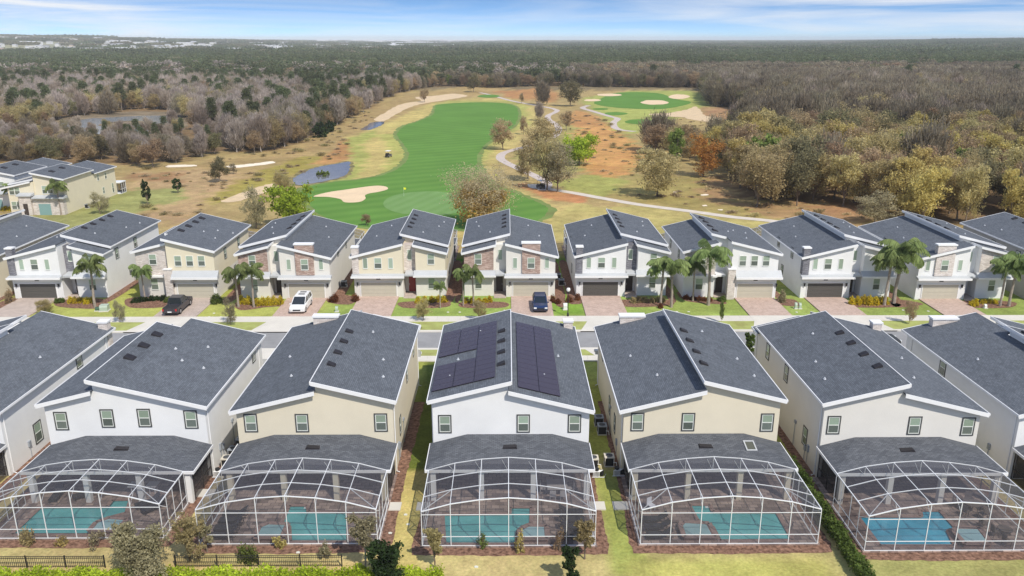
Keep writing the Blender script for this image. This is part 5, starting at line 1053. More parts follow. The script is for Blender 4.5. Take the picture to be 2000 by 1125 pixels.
# mulch beds in front of the block side of each far house
def bed(px, z=.02, name='mulch_bed', m=None): struct(MB().sheet(smoothpoly(W2(px), 5, .05, 4), z), name, m or mulch)
for px in [[(118,583),(200,584),(205,600),(165,603),(110,598)],[(250,583),(330,578),(335,590),(320,600),(255,601)],[(465,590),(556,589),(560,597),(520,600),(470,606)],[(785,590),(870,588),(872,600),(800,602),(780,598)],[(905,590),(985,590),(988,600),(940,602),(900,600)],[(1210,586),(1300,585),(1312,596),(1240,600),(1212,596)],[(1325,570),(1395,585),(1420,592),(1400,594),(1340,588)],[(1652,590),(1750,592),(1748,600),(1665,600)],[(1888,586),(1980,590),(1970,601),(1890,600)],[(645,575),(690,578),(700,585),(680,595),(640,590)],[(1085,580),(1100,580),(1104,600),(1086,596)],[(1108,585),(1136,580),(1138,592),(1115,594)],[(1505,585),(1550,585),(1560,598),(1520,595)],[(0,590),(30,582),(38,588),(10,603),(-10,600)],[(1740,585),(1790,590),(1800,596),(1750,600)]]: bed(px)
for xa, xb in [(-70.6,-69.6),(-55.6,-54.4),(-39.2,-37.6),(-24.3,-23.0),(-8.7,-7.4),(-7.2,-6.5),(6.7,8.0),(8.4,9.6),(22.3,23.3),(37.4,38.3),(53.2,54.4)]: struct(MB().sheet(smoothpoly([(xa, 106), (xb, 106), (xb+.1, 116), (xb, 126), (xa, 126), (xa-.1, 116)], 4, .08), .015), 'mulch_bed', mulch)
bed([(470,397),(520,400)], ) if False else None
struct(MB().sheet(rough([(-40.95, 54.5), (-39.4, 54.5), (-39.4, 74), (-40.95, 74)], .5, .05), .028), 'mulch_bed', mulch); struct(MB().sheet(rough([(-38.4, 54.5), (-37.0, 54.5), (-37.0, 74), (-38.4, 74)], .5, .05), .032), 'mulch_bed', mulch)
# ---------------------------------------------------------------- small plants
def shrub_mesh(k, R, H, n, leaf, seed, gap=.3, rough=.35):
    rs = np.random.RandomState(seed); kc = max(14, n//26); d = unit(rs.normal(size=(kc, 3))); d[:, 2] = np.abs(d[:, 2]); rr_ = rs.uniform(1-rough, 1.0+rough*.3, (kc, 1)); c = d*rr_*np.array([R*.8, R*.8, H*.85]); keep = rs.uniform(size=kc) > gap*.4; c = c[keep]
    p = c[rs.randint(0, len(c), n)]+rs.normal(0, 1, (n, 3))*np.array([R, R, H])*.13; p[:, 2] = np.maximum(p[:, 2], .03); return quads_mesh('foliage', card_arrays(p, leaf, .75, None, rs), [LF[k]])
SMC = {}
def shrub(name, label, cat, k, u, v, wp, hp, leaf=.12, n=1400, group=None, gap=.3, xy=None, rough=.35, stem=None):
    x, y = xy or G(u, v); s = F/(y*CT+HC*ST); R, H = (wp/2/s, hp/s/.95) if not xy else (wp/2, hp); key = (k, round(R*2), round(H*2), leaf, n)
    if key not in SMC: SMC[key] = (shrub_mesh(k, R, H, n, leaf, len(SMC)+50, gap, rough), R, H)
    me_, R0, H0 = SMC[key]; P = thing(name, label, cat, (x, y, 0), rnd.uniform(0, 6), group); P.scale = (R/R0, R/R0, H/H0)
    o = bpy.data.objects.new('foliage', me_); COL.objects.link(o); o.parent = P
    st = MB()
    for a in range(5): st.tube([(0, 0, -.05), (math.cos(a*1.26)*R0*.3, math.sin(a*1.26)*R0*.3, H0*.5), (math.cos(a*1.26)*R0*.55, math.sin(a*1.26)*R0*.55, H0*.75)], [.03, .02, .01], 4)
    st.build('stem', stem or bark, P); return P
# yellow shrub rows: every shrub is its own
def row(us, v0, v1, k, wp, hp, label, group, name='yellow_shrub', leaf=.10):
    for i, u in enumerate(us): shrub(name, label, 'shrub', k, u+rnd.uniform(-2, 2), v0+(v1-v0)*i/max(1, len(us)-1)+rnd.uniform(-1, 1), wp*rnd.uniform(.9, 1.1), hp*rnd.uniform(.85, 1.1), group=group, leaf=leaf, n=900)
row([112,122], 592, 592, 'shrub', 14, 9, 'green-yellow shrub beside the drive of the far-left white house', 'shrubs by the far-left white house'); row([138,149,159,170,180], 592, 592, 'yellow', 14, 11, 'yellow shrub in the row in front of the far-left white house', 'yellow shrubs at the far-left white house')
row([474,485], 594, 594, 'yellow', 15, 15, 'yellow shrub left of the palm trunk at the minivan house', 'yellow shrubs left of the palm'); row([503,513,524,535,546], 596, 594, 'yellow', 15, 15, 'yellow shrub in the row beside the white minivan', 'yellow shrubs beside the minivan')
row([818,830,842,855,866], 591, 590, 'yellow', 14, 12, 'yellow shrub under the lower window of the cream house', 'yellow shrubs at the cream house'); row([912,922,935,946,956], 592, 590, 'yellow', 13, 11, 'yellow shrub at the foot of the two palms by the blue car house', 'yellow shrubs by the blue car house')
row([1238,1249,1260,1272,1284,1296], 591, 590, 'olive', 14, 12, 'olive-yellow clipped shrub below the window of the house by the street lamp', 'olive shrubs by the street lamp house')
row([1664,1675,1686,1697,1708,1719,1730], 595, 594, 'yellow', 15, 16, 'bright yellow shrub in the long row right of the dark garage door', 'long yellow shrub row'); row([1898,1907], 598, 598, 'yellow', 14, 12, 'yellow shrub beside the drive of the tall pale pier house', 'two yellow shrubs by the drive'); row([1922,1932,1943], 593, 593, 'yellow', 12, 10, 'yellow shrub by the rightmost palms', 'yellow shrubs by the rightmost palms')
row([262,273,284,296,308,318], 590, 586, 'dkgreen', 16, 10, 'low dark green shrub in the bed left of the black pickup', 'dark green shrubs in the bed', 'green_shrub'); row([1340,1352,1364,1376,1388], 584, 588, 'red', 13, 8, 'reddish low shrub in the bed under three palms', 'reddish shrubs under the palms', 'red_shrub')
shrub('round_shrub', 'clipped round green bush at the corner of the pickup house', 'bush', 'shrub', 423, 592, 24, 17, n=2400, gap=0, rough=.08, leaf=.09); shrub('grass_clump', 'pale green spiky clump beside the pickup', 'shrub', 'green', 330, 589, 20, 9)
for i, (u, v, w, h) in enumerate([(652,589,22,16),(695,588,18,14),(1080,590,12,14),(1090,593,12,10),(1112,590,16,12),(1128,586,12,14),(1528,590,18,22),(20,592,20,26),(1384,571,26,12),(1410,588,20,10),(1290,602,10,10)]):
    shrub('shrub', ['reddish shrub at the left corner of the empty gap by the white minivan house', 'reddish shrub beside the cream house drive', 'reddish shrub right of the blue car', 'small red shrub right of the blue car, nearer the lamp', 'red-brown shrub left of the dark garage by the lamp', 'small red shrub at the foot of the dark garage wall', 'tall grey-green grass shrub between two drives', 'brown-red shrub at the far left by the dark garage', 'planter shrub on the porch among the palms', 'green shrub at the walk of the three palms house', 'thin reddish shrub in the lawn'][i], 'shrub', ['red','red','red','red','red','red','greygr','brown','red','shrub','red'][i], u, v, w, h, leaf=.1)
for i, (u, v, w, h) in enumerate([(622,342,9,7),(630,341,9,8),(639,341,10,6),(633,345,8,5)]): shrub('reed_clump', 'green reed clump standing in the middle of the fairway pond', 'reeds', 'green', u, v, w, h, leaf=.25, n=400, gap=.6, rough=.6, group='reeds in the fairway pond')
# palms
def palm_mesh(seed, H, nf=19, Lf=2.35):
    rs = np.random.RandomState(seed); V = []; st = MB(); top = Vector((rs.uniform(-.15, .15), rs.uniform(-.15, .15), H)); st.tube([(0, 0, -.1), (0, 0, H*.3), tuple(Vector((0, 0, 0)).lerp(top, .7)), tuple(top)], [.17, .13, .12, .13], 8)
    st.tube([tuple(top), tuple(top+Vector((0, 0, .7)))], [.13, .07], 7); cs = top+Vector((0, 0, .55)); fr = MB()
    for i in range(nf):
        a = i*2.399+rs.uniform(-.2, .2); el = rs.uniform(.15, 1.25); L_ = Lf*rs.uniform(.8, 1.1); p = Vector(cs); d = Vector((math.cos(a)*math.cos(el), math.sin(a)*math.cos(el), math.sin(el))); pts = [Vector(p)]
        for s_ in range(9): p = p+d*L_/9; d.z -= .20+.03*s_; d.normalize(); pts.append(Vector(p))
        fr.tube(pts, [.025]*10, 4, False)
        for s_ in range(1, 10):
            for q in range(7):
                t_ = (s_-q/7.); b0 = pts[int(t_)].lerp(pts[min(9, int(t_)+1)], t_-int(t_)); side = Vector((-math.sin(a), math.cos(a), 0)); ll = Lf*.29*math.sin(math.pi*min(1, (t_+1.2)/10.8))
                for sg in (-1, 1):
                    e = b0+side*sg*ll*rs.uniform(.5, .9)+Vector((0, 0, -ll*rs.uniform(.5, 1.15)))+Vector((math.cos(a), math.sin(a), 0))*ll*.3; w = Vector((math.cos(a), math.sin(a), 0))*.05
                    V += [tuple(b0-w), tuple(b0+w), tuple(e+w*.5), tuple(e-w*.5)]
    tm = bpy.data.meshes.new('trunk'); tm.from_pydata(st.v, [], st.f); tm.materials.append(palmbark)
    cm_ = quads_mesh('fronds', np.array(V), [LF['palm'], LF['palm']], fr); return tm, cm_
PM = [palm_mesh(70+i, 4.4) for i in range(3)]
def palm(label, u, v, hp, i, sc=1.):
    x, y = G(u, v); s = F/(y*CT+HC*ST); h = hp/s/.95; tm, cm_ = PM[i % 3]; P = thing('palm_tree', label, 'palm', (x, y, 0), rnd.uniform(0, 6)); k = h/5.3; P.scale = (k*sc, k*sc, k)
    for n_, me_ in (('trunk', tm), ('fronds', cm_)): o = bpy.data.objects.new(n_, me_); COL.objects.link(o); o.parent = P
for lb_, u, v, hp, i, sc in [('single palm in front of the white house at the far left',186,601,88,0,1.0),('short palm left of the black pickup',284,588,64,1,.9),('bushy palm left of the minivan house window, left one of the pair',466,600,74,2,1.05),('palm right of its twin at the minivan house window',496,600,74,0,1.0),('small young palm in front of the cream house',860,602,48,1,.8),('palm at the gap beside the blue car house, left one of the pair',905,597,66,2,.8),('palm in front of the lower window of the blue car house',925,598,70,0,.9),('tallest dark palm right of the lamp house, left one of the pair',1290,598,84,1,1.),('bushy palm right of the lamp house, right one of the pair',1311,600,88,2,1.1),('small middle palm of the three at the three-window house',1353,588,74,0,.85),('tall palm in front of the door of the three-window house',1383,596,108,1,1.),('left palm of the pair over the yellow shrub row',1727,596,92,2,1.1),('right palm of the pair over the yellow shrub row',1745,592,108,0,1.15),('left palm of the rightmost pair',1953,598,80,1,1.),('right palm of the rightmost pair, tilted trunk',1970,598,92,2,1.05),('small palm at the left front of the cream corner house',30,412,46,0,1.0),('palm covering the teal garage of the cream corner house',120,420,60,1,.9)]: palm(lb_, u, v, hp, i, sc)
row([8,22,36,50], 412, 412, 'yellow', 18, 10, 'yellow shrub in front of the cream corner house', 'yellow shrubs by the cream corner house')
# young street trees on the verges
for i, (u, v, hp, wp, k, lb_) in enumerate([(235,632,48,30,'greygr','young sparse tree on the verge beside the green utility box'),(88,616,34,44,'olive','young twiggy tree at the drive of the far-left white house'),(451,636,56,34,'greygr','young sparse tree on the verge left of the white minivan'),(827,628,46,38,'olive','young orange-green tree on the verge in front of the cream house'),(936,628,46,34,'olive','young orange-green tree on the verge in front of the two palms'),(1775,634,50,30,'brown','young dark-leafed tree on the verge at the right'),(1408,632,48,12,'green','very thin young tree on the verge above the parked dark car'),(818,644,12,14,'oak','tiny shrub at the kerb corner')]):
    treepx('street_tree', lb_, 'tree', k, i, u, v, hp, wp)
# back gardens
for (k, u, v, wp, hp, lb_, nm, lf, n) in [('olive',57,1064,38,36,'small yellow-green shrub at the foot of the left cage','small_shrub',.09,700),('ochre',125,1064,28,26,'little yellowish shrub under the left cage','small_shrub',.08,500),('greygr',191,1066,40,34,'pale small shrub right of the little yellowish one','small_shrub',.08,500),('green',486,1092,44,44,'grassy green-grey clump on the mulch behind the second cage','grass_clump',.10,1100),('ochre',546,1070,26,28,'small dry grass clump under the second cage','grass_clump',.09,600),('greygr',635,1090,26,34,'faded grass clump at the right of the second cage mulch','grass_clump',.09,600),('green',941,1070,28,36,'small yellow-green shrub at the foot of the middle cage','small_shrub',.08,500),('ochre',1019,1078,26,42,'orange-tipped small shrub by the spa of the middle cage','small_shrub',.08,600),('brown',1092,1074,24,46,'sparse small shrub right of the orange-tipped one','small_shrub',.08,400)]:
    shrub(nm, lb_, 'shrub', k, u, v, wp, hp, leaf=lf, n=n, gap=.7, rough=.6)
def bush_tree(label, u, v, hp, wp, k, n, leaf, seed, zlo=.6, tk=.06, bm=bark, gap=.5, cat='tree', name='garden_tree'):
    x, y = G(u, v); s = F/(y*CT+HC*ST); H, R = hp/s/.95, wp/2/s; me_ = mk(*crown_trunk('leaf', H, R*.86, H*zlo*.4, seed, n, leaf, 13, trunk=tk, lean=.1, gap=gap), LF[k], bm)
    P = thing(name, label, cat, (x, y, 0))
    for n_, m_ in (('crown', me_[0]), ('trunk', me_[1])): o = bpy.data.objects.new(n_, m_); COL.objects.link(o); o.parent = P
bush_tree('big grey-olive shrub in front of the fence and lime hedge', 278, 1140, 128, 124, 'greygr', 12000, .11, 801, .15, cat='bush', name='big_shrub')
bush_tree('small upright olive shrub beneath the left cage corner', 245, 1082, 72, 52, 'olive', 2200, .10, 802, .5)
bush_tree('loose olive shrub between the first and second cages', 372, 1096, 100, 78, 'olive', 3400, .10, 803, .3, gap=.8); bush_tree('thin olive shrub left of the second cage post', 405, 1078, 70, 36, 'greygr', 1500, .09, 804, .5, gap=.8)
bush_tree('bare-branched olive tree with whitish trunk right of the second cage', 713, 1112, 122, 66, 'greygr', 5200, .10, 805, .9, .07, barkg, .8)
bush_tree('dark glossy green tree in front of the lime hedge', 757, 1146, 104, 84, 'dkgreen', 5200, .15, 806, .15)
bush_tree('slim sparse olive tree at the left post of the middle cage', 848, 1110, 96, 50, 'olive', 2600, .11, 807, .7, gap=.9); bush_tree('slim sparse olive tree at the right post of the middle cage', 1142, 1092, 88, 54, 'olive', 3400, .11, 808, .7, gap=.9)
bush_tree('dark green young tree standing in the dry lawn', 1112, 1142, 92, 46, 'dkgreen', 2600, .13, 809, .2); bush_tree('dense green bush between the two houses near the street', 1462, 700, 56, 34, 'shrub', 2400, .14, 810, .1, cat='bush', name='tall_bush')
def hedge(name, label, x0, x1, y0, y1, h, k, n, leaf, cat='hedge', seed=1):
    rs = np.random.RandomState(seed); cx_, cy_ = (x0+x1)/2, (y0+y1)/2; P = thing(name, label, cat, (cx_, cy_, 0)); a, b_ = (x1-x0)/2, (y1-y0)/2
    p = rs.uniform(-1, 1, (n, 3))*np.array([a, b_, 1]); p[:, 2] = rs.uniform(.05, 1, n)**.6*h; lump = 1+.16*np.sin(p[:, 0]*2.1+1.3*np.sin(p[:, 1]*1.7))+.1*np.sin(p[:, 1]*2.9+p[:, 0]*5.1); p[:, 2] *= lump; p[:, 0] += rs.normal(0, .06, n)*lump; p[:, 1] += rs.normal(0, .08, n)
    o = bpy.data.objects.new('foliage', quads_mesh('foliage', card_arrays(p, leaf, .7, None, rs), [LF[k]])); COL.objects.link(o); o.parent = P
    st = MB(); m_ = int(max(x1-x0, y1-y0)/.8)
    for i in range(m_):
        t_ = (i+.5)/m_*2-1; q = (t_*a, 0) if a > b_ else (0, t_*b_); st.tube([(q[0], q[1], -.05), (q[0]+.08, q[1], h*.6)], [.03, .015], 4)
    st.build('stem', bark, P)
hedge('lime_hedge', 'bright lime green hedge running along the bottom left edge in front of the fence', -40, -4.3, 44.3, 45.95, 1.0, 'hedge', 34000, .11)
hedge('green_hedge', 'dark green hedge line running between the two rightmost cages', 23.15, 24.0, 44.5, 60.5, 1.05, 'shrub', 11000, .12, seed=2)
# garden fence: two runs of black railings
def fence(xa, xb, y, label):
    P = thing('railing_fence', label, 'fence', ((xa+xb)/2, y, 0)); hw = (xb-xa)/2; n = int((xb-xa)/2.4)
    for i in range(n+1): x = -hw+2*hw*i/n; MB().box(x-.035, x+.035, -.035, .035, 0, .98).build('post', black, P)
    b = MB()
    for z in (.90, .76, .14): b.box(-hw, hw, -.018, .018, z-.015, z+.015)
    b.build('rail', black, P); b = MB(); k = int(2*hw/.13)
    for i in range(k): x = -hw+.06+i*.13; b.box(x-.009, x+.009, -.009, .009, .05, .90)
    o = b.build('picket', black, P)
fence(-38, -27.4, 47.2, 'black metal railing left of the big grey-olive shrub'); fence(-22.6, -11.3, 47.2, 'black metal railing right of the big grey-olive shrub, ending at the dry lawn')
# ---------------------------------------------------------------- air conditioners, utilities, lamp
def ac(x, y, label, grp=None, col=acm):
    P = thing('air_conditioner', label, 'air conditioner', (x, y, 0), 0, grp); MB().box(-.42, .42, -.42, .42, 0, .08).build('base_pad', conc, P)
    b = MB(); [b.box(-.38, .38, -.38, .38, z, z+.045) for z in (.1, .17, .24, .31, .38, .45, .52, .59, .66, .73)]; b.box(-.33, .33, -.33, .33, .09, .80); b.build('grille', acd, P)
    b = MB(); b.box(-.42, .42, -.42, .42, .82, .90)
    for q in (-.4, .34): 
        for r in (-.4, .34): b.box(q, q+.06, r, r+.06, .08, .82)
    b.build('casing', col, P); MB().cyl(0, 0, .902, .915, .30, 20).build('fan', acd, P); b = MB()
    for r_ in (.1, .2, .29): 
        for i in range(16): b.bar((r_*math.cos(i*.3927), r_*math.sin(i*.3927), .93), (r_*math.cos(i*.3927+.3927), r_*math.sin(i*.3927+.3927), .93), .012)
    b.build('fan_guard', acg, P)
    b = MB(); b.tube([(.3, -.5, .5), (.55, -.55, .5), (.6, -.5, .1)], [.035]*3, 6); b.build('pipe', trimw, P)
for x, y, lb_, c in [(8.55,60.9,'cream air conditioner beside the beige house right of the solar panels',acm),(7.2,60.6,'cream air conditioner against the solar panel house wall',acm),(8.6,66.6,'grey air conditioner in the narrow gap, nearer of two',acg),(8.5,68.3,'grey air conditioner in the narrow gap, farther of two',acg),(-23.55,60.8,'air conditioner between the first and second near houses, nearest of three',acm),(-23.5,62.4,'air conditioner between the first and second near houses, middle of three',acg),(-23.4,64.2,'air conditioner between the first and second near houses, farthest of three',acg),(-23.7,112.5,'grey air conditioner beside the minivan house',acg),(7.6,116,'grey air conditioner in the dark gap left of the lamp house, farther one',acg),(7.9,113.2,'grey air conditioner in the dark gap left of the lamp house, nearer one',acg),(-89.2,170,'grey air conditioner at the side of the cream corner house',acg)]: ac(x, y, lb_, None, c)
def pool_gear(x, y, label):
    P = thing('pool_pump', label, 'pump', (x, y, 0)); MB().cyl(0, 0, .05, .75, .2, 12).build('filter', black, P); MB().cyl(.45, .1, .05, .5, .16, 12).build('pump', black, P)
    b = MB(); [b.tube([(.1*i-.3, -.25, .1), (.1*i-.3, -.25, .55), (.1*i, 0, .6)], [.03]*3, 6) for i in range(6)]; b.tube([(-.4, -.3, .1), (.6, -.3, .1), (.8, .2, .1)], [.03]*3, 6); b.build('pipe', trimw, P)
pool_gear(9.0, 59.2, 'white pipes and black pump at the corner of the beige house'); pool_gear(7.3, 59.0, 'white pipes and pump at the corner of the solar panel house'); pool_gear(-23.8, 59.2, 'pool pump with white pipes beside the leftmost cage house')
def lamp(u, v, hp, label):
    x, y = G(u, v); s = F/(y*CT+HC*ST); h = hp/s/.96; P = thing('street_lamp', label, 'street lamp', (x, y, 0)); b = MB(); b.tube([(0, 0, 0), (0, 0, .5), (0, 0, .6), (0, 0, h-.6)], [.16, .13, .06, .045], 10); b.build('post', black, P)
    b = MB(); b.cyl(0, 0, h-.62, h-.5, .13, 10); b.build('collar', black, P); MB().ball((0, 0, h-.24), .26, 12, 1.1).build('globe', mat('lamp_globe', (.80, .80, .76), .3, .5), P, smooth=True); MB().tube([(0, 0, h+.03), (0, 0, h+.14)], [.08, .02], 8).build('finial', black, P)
lamp(1109, 619, 57, 'black street lamp with white globe on the verge right of the blue car')
def ubox(u, v, w, d, h, label, c, name='utility_box'):
    x, y = G(u, v); P = thing(name, label, 'utility box', (x, y, 0), .1); MB().box(-w/2-.1, w/2+.1, -d/2-.1, d/2+.1, 0, .1).build('pad', conc, P); MB().prism([(-d/2, .1), (d/2, .1), (d/2, h), (-d/2+.1, h), (-d/2, h*.75)], 'x', -w/2, w/2).build('cabinet', c, P); MB().box(-w/2-.03, w/2+.03, -d/2+.12, d/2+.03, h+.002, h+.04).build('lid', c, P)
gbx = mat('utility_green', (.42, .50, .42), .5, .4); dbx = mat('utility_dark_green', (.06, .12, .08), .5, .4); wbx = mat('utility_white', (.75, .76, .74), .5, .4)
ubox(205, 607, 1.0, .9, .8, 'pale green transformer box on the lawn of the far-left white house', gbx); ubox(191, 607, .5, .45, .45, 'small dark green box touching the pale green transformer', dbx)
ubox(1554, 603, .3, .3, .8, 'left one of the twin pale green pedestals on the lawn', gbx); ubox(1562, 603, .3, .3, .75, 'right one of the twin pale green pedestals on the lawn', gbx); ubox(1104, 605, .5, .3, .85, 'white and dark meter pedestal left of the street lamp', wbx); ubox(658, 609, .35, .3, .7, 'pale pedestal on the lawn between two drives left of the cream house', gbx); ubox(1924, 602, .3, .3, .5, 'small white post among the rightmost shrubs', wbx)
def hydrant(u, v, label):
    x, y = G(u, v, .1); P = thing('fire_hydrant', label, 'hydrant', (x, y, .1)); MB().tube([(0, 0, 0), (0, 0, .06), (0, 0, .07), (0, 0, .5), (0, 0, .62), (0, 0, .7)], [.16, .16, .1, .1, .12, .03], 10).build('barrel', mat('hydrant_grey', (.6, .62, .66), .5, .4), P); MB().tube([(-.2, 0, .42), (.2, 0, .42)], [.05, .05], 8).build('nozzle', mat('hydrant_blue', (.1, .2, .4), .5, .4), P)
hydrant(1568, 627, 'pale hydrant at the edge of the sidewalk near the concrete apron')
for i, (u, v) in enumerate([(418,612),(408,619),(431,619),(1322,609),(1345,609),(875,610),(898,610),(1556,610),(1764,606),(1813,608)]):
    x, y = G(u, v); P = MB().cyl(0, 0, 0, .03, .17, 12).build('valve_cover', mat('cover_pale', (.66, .66, .58), .8, .2), None, (x, y, .01)); tag(P, 'small pale round valve cover set flush in a front lawn', 'valve cover', 'valve covers in the front lawns')
for i, (u, v) in enumerate([(792,1006),(797,1025),(762,1042),(582,1080),(930,1108)]):
    x, y = G(u, v); P = MB().prism([(-.11, -.08), (.12, -.1), (.15, .05), (0, .13), (-.13, .06)], 'z', 0, .05).build('lawn_marker', MATS['cover_pale'], None, (x, y, .01)); tag(P, 'small whitish cover lying in the dry back lawn or mulch', 'cover', 'whitish covers in the back gardens')
for x0, x1, y, h_ in [(6.2,7.5,54.0,'solar panel house cage'),(8.1,9.4,54.0,'cage right of the middle one'),(-9.2,-8.2,54.0,'second cage'),(-24.7,-23.2,56.0,'leftmost cage'),(-7.0,-6.2,54,'middle cage, left side')]:
    struct(MB().box(x0, x1, y, y+1.1, -.1, .09), 'path', conc)
# ---------------------------------------------------------------- pool furniture
def lounger(x, y, rz, label, grp, back=35):
    P = thing('sun_lounger', label, 'lounger', (x, y, .1), rz, grp); b = MB(); b.box(-.33, -.28, -.95, .95, .28, .33); b.box(.28, .33, -.95, .95, .28, .33); b.box(-.28, .28, -.95, -.9, .28, .33); b.build('frame', dark, P)
    for sx_ in (-.3, .26):
        for sy_ in (-.85, .75): MB().box(sx_, sx_+.04, sy_, sy_+.04, 0, .28).build('leg', dark, P)
    b = MB(); b.box(-.3, .3, -.93, .25, .335, .40); b.build('seat', cushion, P); a = rad(back); b = MB(); b.prism([(.27, .34), (.27, .41), (.27+.75*math.cos(a), .41+.75*math.sin(a)), (.27+.75*math.cos(a)+.03, .34+.75*math.sin(a))], 'x', -.3, .3); b.build('backrest', cushion, P)
for i, (x, y, r) in enumerate([(-33.0, 56.0, -.9), (-35.2, 55.9, .1), (-27.6, 54.7, -.95), (-26.9, 54.1, -.75)]): lounger(x, y, r, ['dark lounger lying by the far edge of the leftmost pool', 'dark lounger at the porch step left of the pool', 'dark lounger at the right of the leftmost pool, farther of two', 'dark lounger at the right of the leftmost pool, nearer of two'][i], None)
for i in range(4): lounger(4.75, 50.2+i*1.0, math.pi/2, 'dark lounger in the row right of the middle pool', 'loungers beside the middle pool')
for i in range(4): lounger(-20.4, 50.3+i*.95, -math.pi/2, 'dark lounger in the row left of the second pool', 'loungers beside the second pool')
for i in range(3): lounger(10.9, 50.2+i*1.0, -math.pi/2, 'dark lounger in the row left of the pool in the fourth cage', 'loungers beside the fourth pool')
def table(x, y, label, r, h, top, leg, sq=False):
    P = thing('patio_table', label, 'table', (x, y, .1)); b = MB(); (b.box(-r, r, -r, r, h-.04, h) if sq else b.cyl(0, 0, h-.04, h, r, 20)); b.build('tabletop', top, P)
    for a in range(4): c, s_ = math.cos(a*1.571+.785)*r*.7, math.sin(a*1.571+.785)*r*.7; MB().box(c-.025, c+.025, s_-.025, s_+.025, 0, h-.041).build('leg', leg, P)
def chair(x, y, rz, label, grp, m_):
    P = thing('patio_chair', label, 'chair', (x, y, .1), rz, grp); MB().box(-.24, .24, -.24, .24, .40, .45).build('seat', m_, P); MB().box(-.24, .24, .2, .25, .452, .95).build('backrest', m_, P)
    for sx_ in (-.23, .19):
        for sy_ in (-.23, .19): MB().box(sx_, sx_+.04, sy_, sy_+.04, 0, .4).build('leg', m_, P)
wht = mat('furniture_white', (.72, .73, .78), .5, .4); fd = mat('furniture_taupe', (.16, .13, .115), .8, .2)
table(-29.4, 56.6, 'white square table under the leftmost cage, left of two', .42, .75, wht, wht, True); table(-28.0, 56.6, 'white square table under the leftmost cage, right of two', .42, .75, wht, wht, True)
table(35.2, 53.6, 'round taupe dining table on the right deck of the blue pool', .65, .74, fd, fd)
for i in range(5): a = i*1.257; chair(35.2+1.05*math.cos(a), 53.6+1.05*math.sin(a), a-math.pi/2, 'taupe chair at the round table beside the blue pool', 'taupe chairs at the round table', fd)
table(36.0, 50.6, 'low taupe table by the right wall of the blue pool cage', .5, .45, fd, fd)
for i in range(3): chair(34.9+.2*i, 51.4-i*1.1, 1.6, 'taupe armchair beside the low table near the blue pool', 'taupe armchairs by the low table', fd)
chair(10.9, 53.9, .6, 'lone white chair at the left of the fourth cage', None, wht)
table(3.9, 56.4, 'dining table in the shade of the middle porch', .8, .75, mat('furniture_grey', (.4, .38, .38), .6, .3), fd, True)
for i, (dx, dy, r) in enumerate([(-1.1, 0, 1.57), (1.1, 0, -1.57), (-.4, -1.1, 3.14), (.4, -1.1, 3.14)]): chair(3.9+dx, 56.4+dy, r, 'grey chair at the shaded porch dining table', 'grey chairs under the middle porch', MATS['furniture_grey'])
